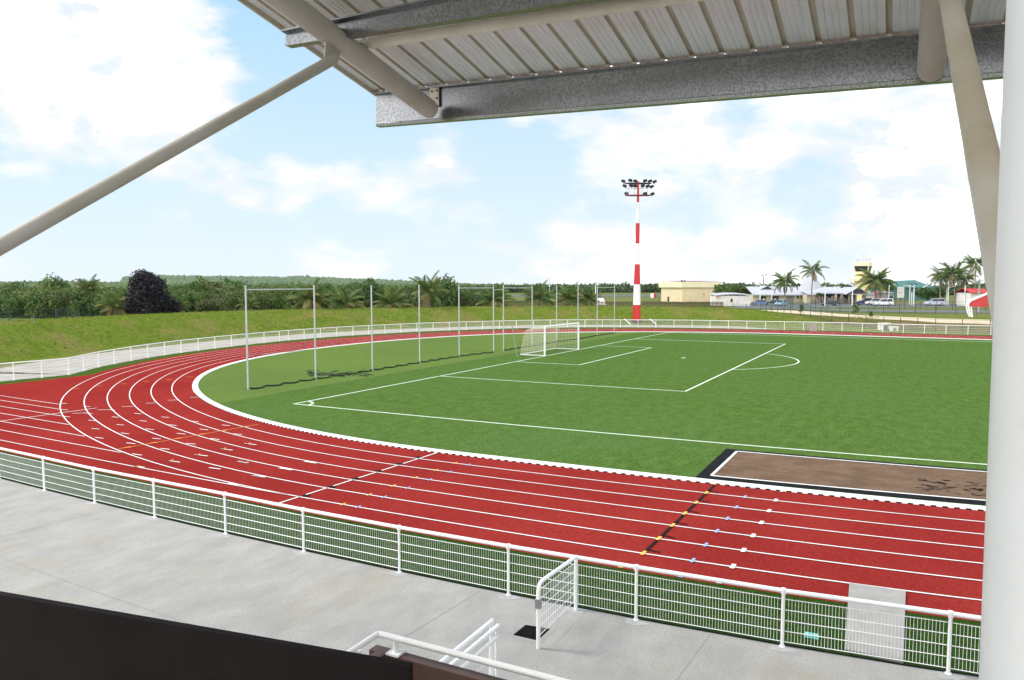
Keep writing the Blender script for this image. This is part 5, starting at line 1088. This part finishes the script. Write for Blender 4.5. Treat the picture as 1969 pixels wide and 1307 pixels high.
for px, d, lb, pts_ in ((1702, 226, 'round dark tree between the tower palm and the hangar', ((1700, 552, 9), (1708, 548, 8), (1704, 560, 9), (1712, 553, 6))), (1573, 204, 'small dark shrub at the left end of the entrance hall', ((1573, 566, 4), (1571, 569, 4), (1576, 568, 4)))):
    k_ = d/FP; q = P3(px, d); L_ = [(((a-px)*k_, R8.uniform(-.5, .5), zat(q.x, q.y, c)-q.z), (r*k_, r*k_, r*k_*.85)) for a, c, r in pts_]; tree('dark_tree', px, d, L_, 120, .28, [M['leafB'], M['leafA']], int(px), lb, [.8, .2], 2)
for px, d, s_, lb in ((1646, 116, 1., 'small staked sapling among the green fences, left'), (1541, 128, .8, 'small staked sapling by the sandy path'), (1676, 117, .5, 'tiny staked sapling left of the bench'), (142, 88, 1.15, 'pale green sapling on the crest of the bank, left of the palms'), (60, 72, .9, 'layered young conifer on the near side of the left road')):
    q = P3(px, d); r = empty('sapling', q, 0, lb, 'sapling'); L_ = [((R8.uniform(-.25, .25)*s_, R8.uniform(-.2, .2), (1.0+.28*i)*s_), (.42*s_*(1.2-.12*i), .4*s_, .22*s_)) for i in range(5)]
    linkmesh('crown', cloud_mesh('crown', L_, -60, .11, [M['leafA'], M['leafC']], int(px), [.7, .3]), r); b = MB(); b.tube([(0, 0, 0), (0, 0, 1.5*s_)], .03, 5); b.tube([(.35*s_, 0, 0), (.35*s_, 0, 1.1*s_)], .03, 4); loc(b, 'stake', M['wood'], r)
# ------------------------------------------------------------------ palms
def palm(px, pyc, depth, rpx, label, seed, n=22, droop=1., yellow=.15, up=.0, trunk_r=.17, lean=0., skirt=2, name='palm_tree', dense_=26):
    g = random.Random(seed); p = P3(px-lean/mpp(depth), depth, -.05); root = empty(name, p, RZ, label, 'palm tree', 'palms'); zc = hh(root, pyc); Lf = rpx*mpp(depth)*(1.3 if depth > 170 else 1.08)
    b = MB(); top = Vector((lean, 0, zc)); m_ = 8
    b.tube([Vector((lean*(i/m_)**1.6, 0, zc*i/m_)) for i in range(m_+1)], [trunk_r*(1.35 if i == 0 else 1-.35*i/m_) for i in range(m_+1)], 8); loc(b, 'trunk', M['trunk'], root, 60)
    b = MB()
    for k in range(n+skirt):
        old = k >= n; az = k*2.399+g.uniform(-.25, .25); f_ = (k+.5)/n if not old else 1.
        e0 = 1.35-1.5*f_**.9+g.uniform(-.14, .14)+up if not old else g.uniform(-.7, -.3); L_ = Lf*g.uniform(.85, 1.12)*(.9 if old else 1); mi = 2 if old else (1 if g.random() < yellow*(.3+1.5*f_) else 0)
        pts = [top.copy()]; e = e0; q = top.copy(); ns = 9; dv = droop*(1.05+.55*math.cos(e0))/ns*g.uniform(.85, 1.2)
        for s in range(ns):
            hor = Vector((math.cos(az), math.sin(az), 0)); q = q+(hor*math.cos(e)+Vector((0, 0, math.sin(e))))*(L_/ns); pts.append(q.copy()); e -= dv*(.6+.9*s/ns)
        b.tube(pts, [.045*(1-.8*i/ns)+.008 for i in range(ns+1)], 4, mi, caps=False)
        sv = Vector((-math.sin(az), math.cos(az), 0))
        for j in range(1, dense_+1):
            t = .12+.88*j/dense_; ii = min(ns-1, int(t*ns)); fr = t*ns-ii; c = pts[ii].lerp(pts[ii+1], fr); tdir = (pts[ii+1]-pts[ii]).normalized()
            ll = Lf*.30*(math.sin(pi*min(1, .16+.82*t))**.7)*g.uniform(.85, 1.12); wd = Lf*.017
            for s in (-1, 1):
                d_l = (sv*s*.8+tdir*.6+Vector((0, 0, -.6 if not old else -.8))).normalized(); tip = c+d_l*ll; mid = c+d_l*ll*.45+Vector((0, 0, .03*ll)); wv = tdir*wd
                b.add([c-wv*.5, mid-wv, tip, mid+wv], [(0, 1, 2, 3)], mi)
    loc(b, 'crown', [M['frond'], M['frond2'], M['frondold']], root); return root
PLM = [(1508, 541, 200, 25, 'full palm with drooping fronds in front of the terminal', 1, 24, 1.1, .3), (1561.3, 520, 205, 23, 'tall slender palm before the cone-shaped roof', 2, 15, .95, .02), (1682, 541, 190, 31, 'large dense palm hiding the right side of the control tower', 3, 30, .95, .22),
       (1807, 531, 190, 22, 'palm on the left of the palm cluster, with yellowing fronds', 4, 20, 1.15, .5), (1831, 526, 186, 27, 'tallest and fullest palm in the middle of the palm cluster', 5, 24, 1., .2), (1851, 538, 188, 22, 'palm on the right of the palm cluster', 6, 18, 1.1, .3), (1873, 508, 230, 25, 'tall lone palm with a thin trunk rising right of the cluster', 7, 20, .8, .05)]
for (px, py, d, r, lb, sd_, n_, dr, ye) in PLM: palm(px, py, d, r, lb, sd_, n_, dr, ye, 0., .2 if sd_ != 7 else .17, lean=(.0, .3, 0, .1, -.5, .2, .1)[sd_-1])
PLL = [(172, 556, 116, 30, 'dark green palm standing above the woodland on the far left', 11, .15), (222, 590, 101, 38, 'yellowing palm touching the left side of the purple tree', 12, .55), (345, 592, 104, 24, 'small dark palm at the right edge of the purple tree', 13, .1), (596, 577, 112, 46, 'large palm with brown lower fronds behind the second ball-stop post', 14, .35), (664, 587, 116, 42, 'spreading low palm between the second and third ball-stop posts', 15, .2), (752, 588, 120, 42, 'low wide palm with a yellow heart between the third and fourth posts', 16, .3),
       (825, 562, 123, 42, 'tall palm with windswept upright fronds behind the fourth post', 17, .05), (950, 579, 130, 42, 'drooping palm with an orange heart behind the fifth and sixth posts', 18, .25), (1036, 575, 134, 40, 'palm left of the thin white mast before the slat fence', 19, .08), (1096, 576, 136, 36, 'palm before the slat fence, in the middle of the three there', 20, .12), (1131, 576, 137, 30, 'smallest palm before the slat fence, beside the tilted panel', 21, .1), (478, 588, 113, 26, 'young palm low in the woodland left of the first crossbar', 22, .1)]
for (px, py, d, r, lb, sd_, ye) in PLL: palm(px, py, d, r, lb, sd_, 20, .95, ye+.12, .16, .2, skirt=3, dense_=28)
# ------------------------------------------------------------------ far hills
def ridge(name, prof, d0, d1, d2, m, amp, seed, step):
    from mathutils import noise as mn
    b = MB(); rows = []; xs = np.arange(prof[0][0], prof[-1][0]+.1, step); cell = d1*step/FP*3.2; fs_ = list(np.linspace(0, 1, 15))
    for px in xs:
        yt = float(np.interp(px, [q[0] for q in prof], [q[1] for q in prof])); zt_ = atd(px, yt, d1).z; col = []
        for f_ in fs_+[1.2, 1.6, 2.]:
            dd = d0+(d1-d0)*f_ if f_ <= 1 else d1+(d2-d1)*(f_-1); g_ = (min(1, f_)**.75) if f_ <= 1 else (2-f_)
            q = atd(px, 552, dd); nz = mn.fractal(Vector((q.x/cell, q.y/cell, seed)), .9, 2., 3); col.append((q.x, q.y, -3+(zt_+3)*g_+amp*nz*min(1., g_*2)))
        rows.append(col)
    for r0, r1 in zip(rows[:-1], rows[1:]): b.strip(r0, r1)
    o = b.build(name, m, None, True); return tag(o, kind='structure')
ridge('hills', [(226, 549), (231, 541), (236, 532.5), (262, 529.5), (300, 528), (345, 529), (470, 531), (540, 532), (570, 530.5), (590, 530), (615, 533), (640, 533), (680, 535), (740, 537), (775, 539), (830, 541), (870, 543), (905, 545), (960, 549)], 1700, 2300, 2900, M['hill'], 4.5, 3, 1.5)
ridge('low_ridge', [(-700, 541), (-100, 542), (60, 541), (110, 540), (230, 542), (400, 545), (700, 545), (900, 547), (1250, 548), (1340, 550)], 620, 800, 1000, M['ridge'], 2.2, 4, 2.2)
ridge('right_hill', [(1830, 553), (1850, 548), (1880, 545), (1960, 543), (2200, 542)], 520, 600, 760, M['ridge'], 2., 5, 3.)
bpy.context.view_layer.update()
for o in bpy.data.objects:
    if '_d' in o: del o['_d']

# the air itself: hills fade a little
if HAZE:
    b = MB(); b.box((0, 1500, 26), (9000, 9000, 58)); m = bpy.data.materials.new('haze'); m.use_nodes = True; nt = m.node_tree; nt.nodes.remove(nt.nodes['Principled BSDF'])
    v = nt.nodes.new('ShaderNodeVolumePrincipled'); v.inputs['Color'].default_value = (.93, .96, 1, 1); v.inputs['Density'].default_value = HAZE; nt.links.new(v.outputs[0], nt.nodes['Material Output'].inputs['Volume'])
    tag(b.build('haze', m), 'thin pale sea haze over the far hills', 'haze', None, 'stuff')
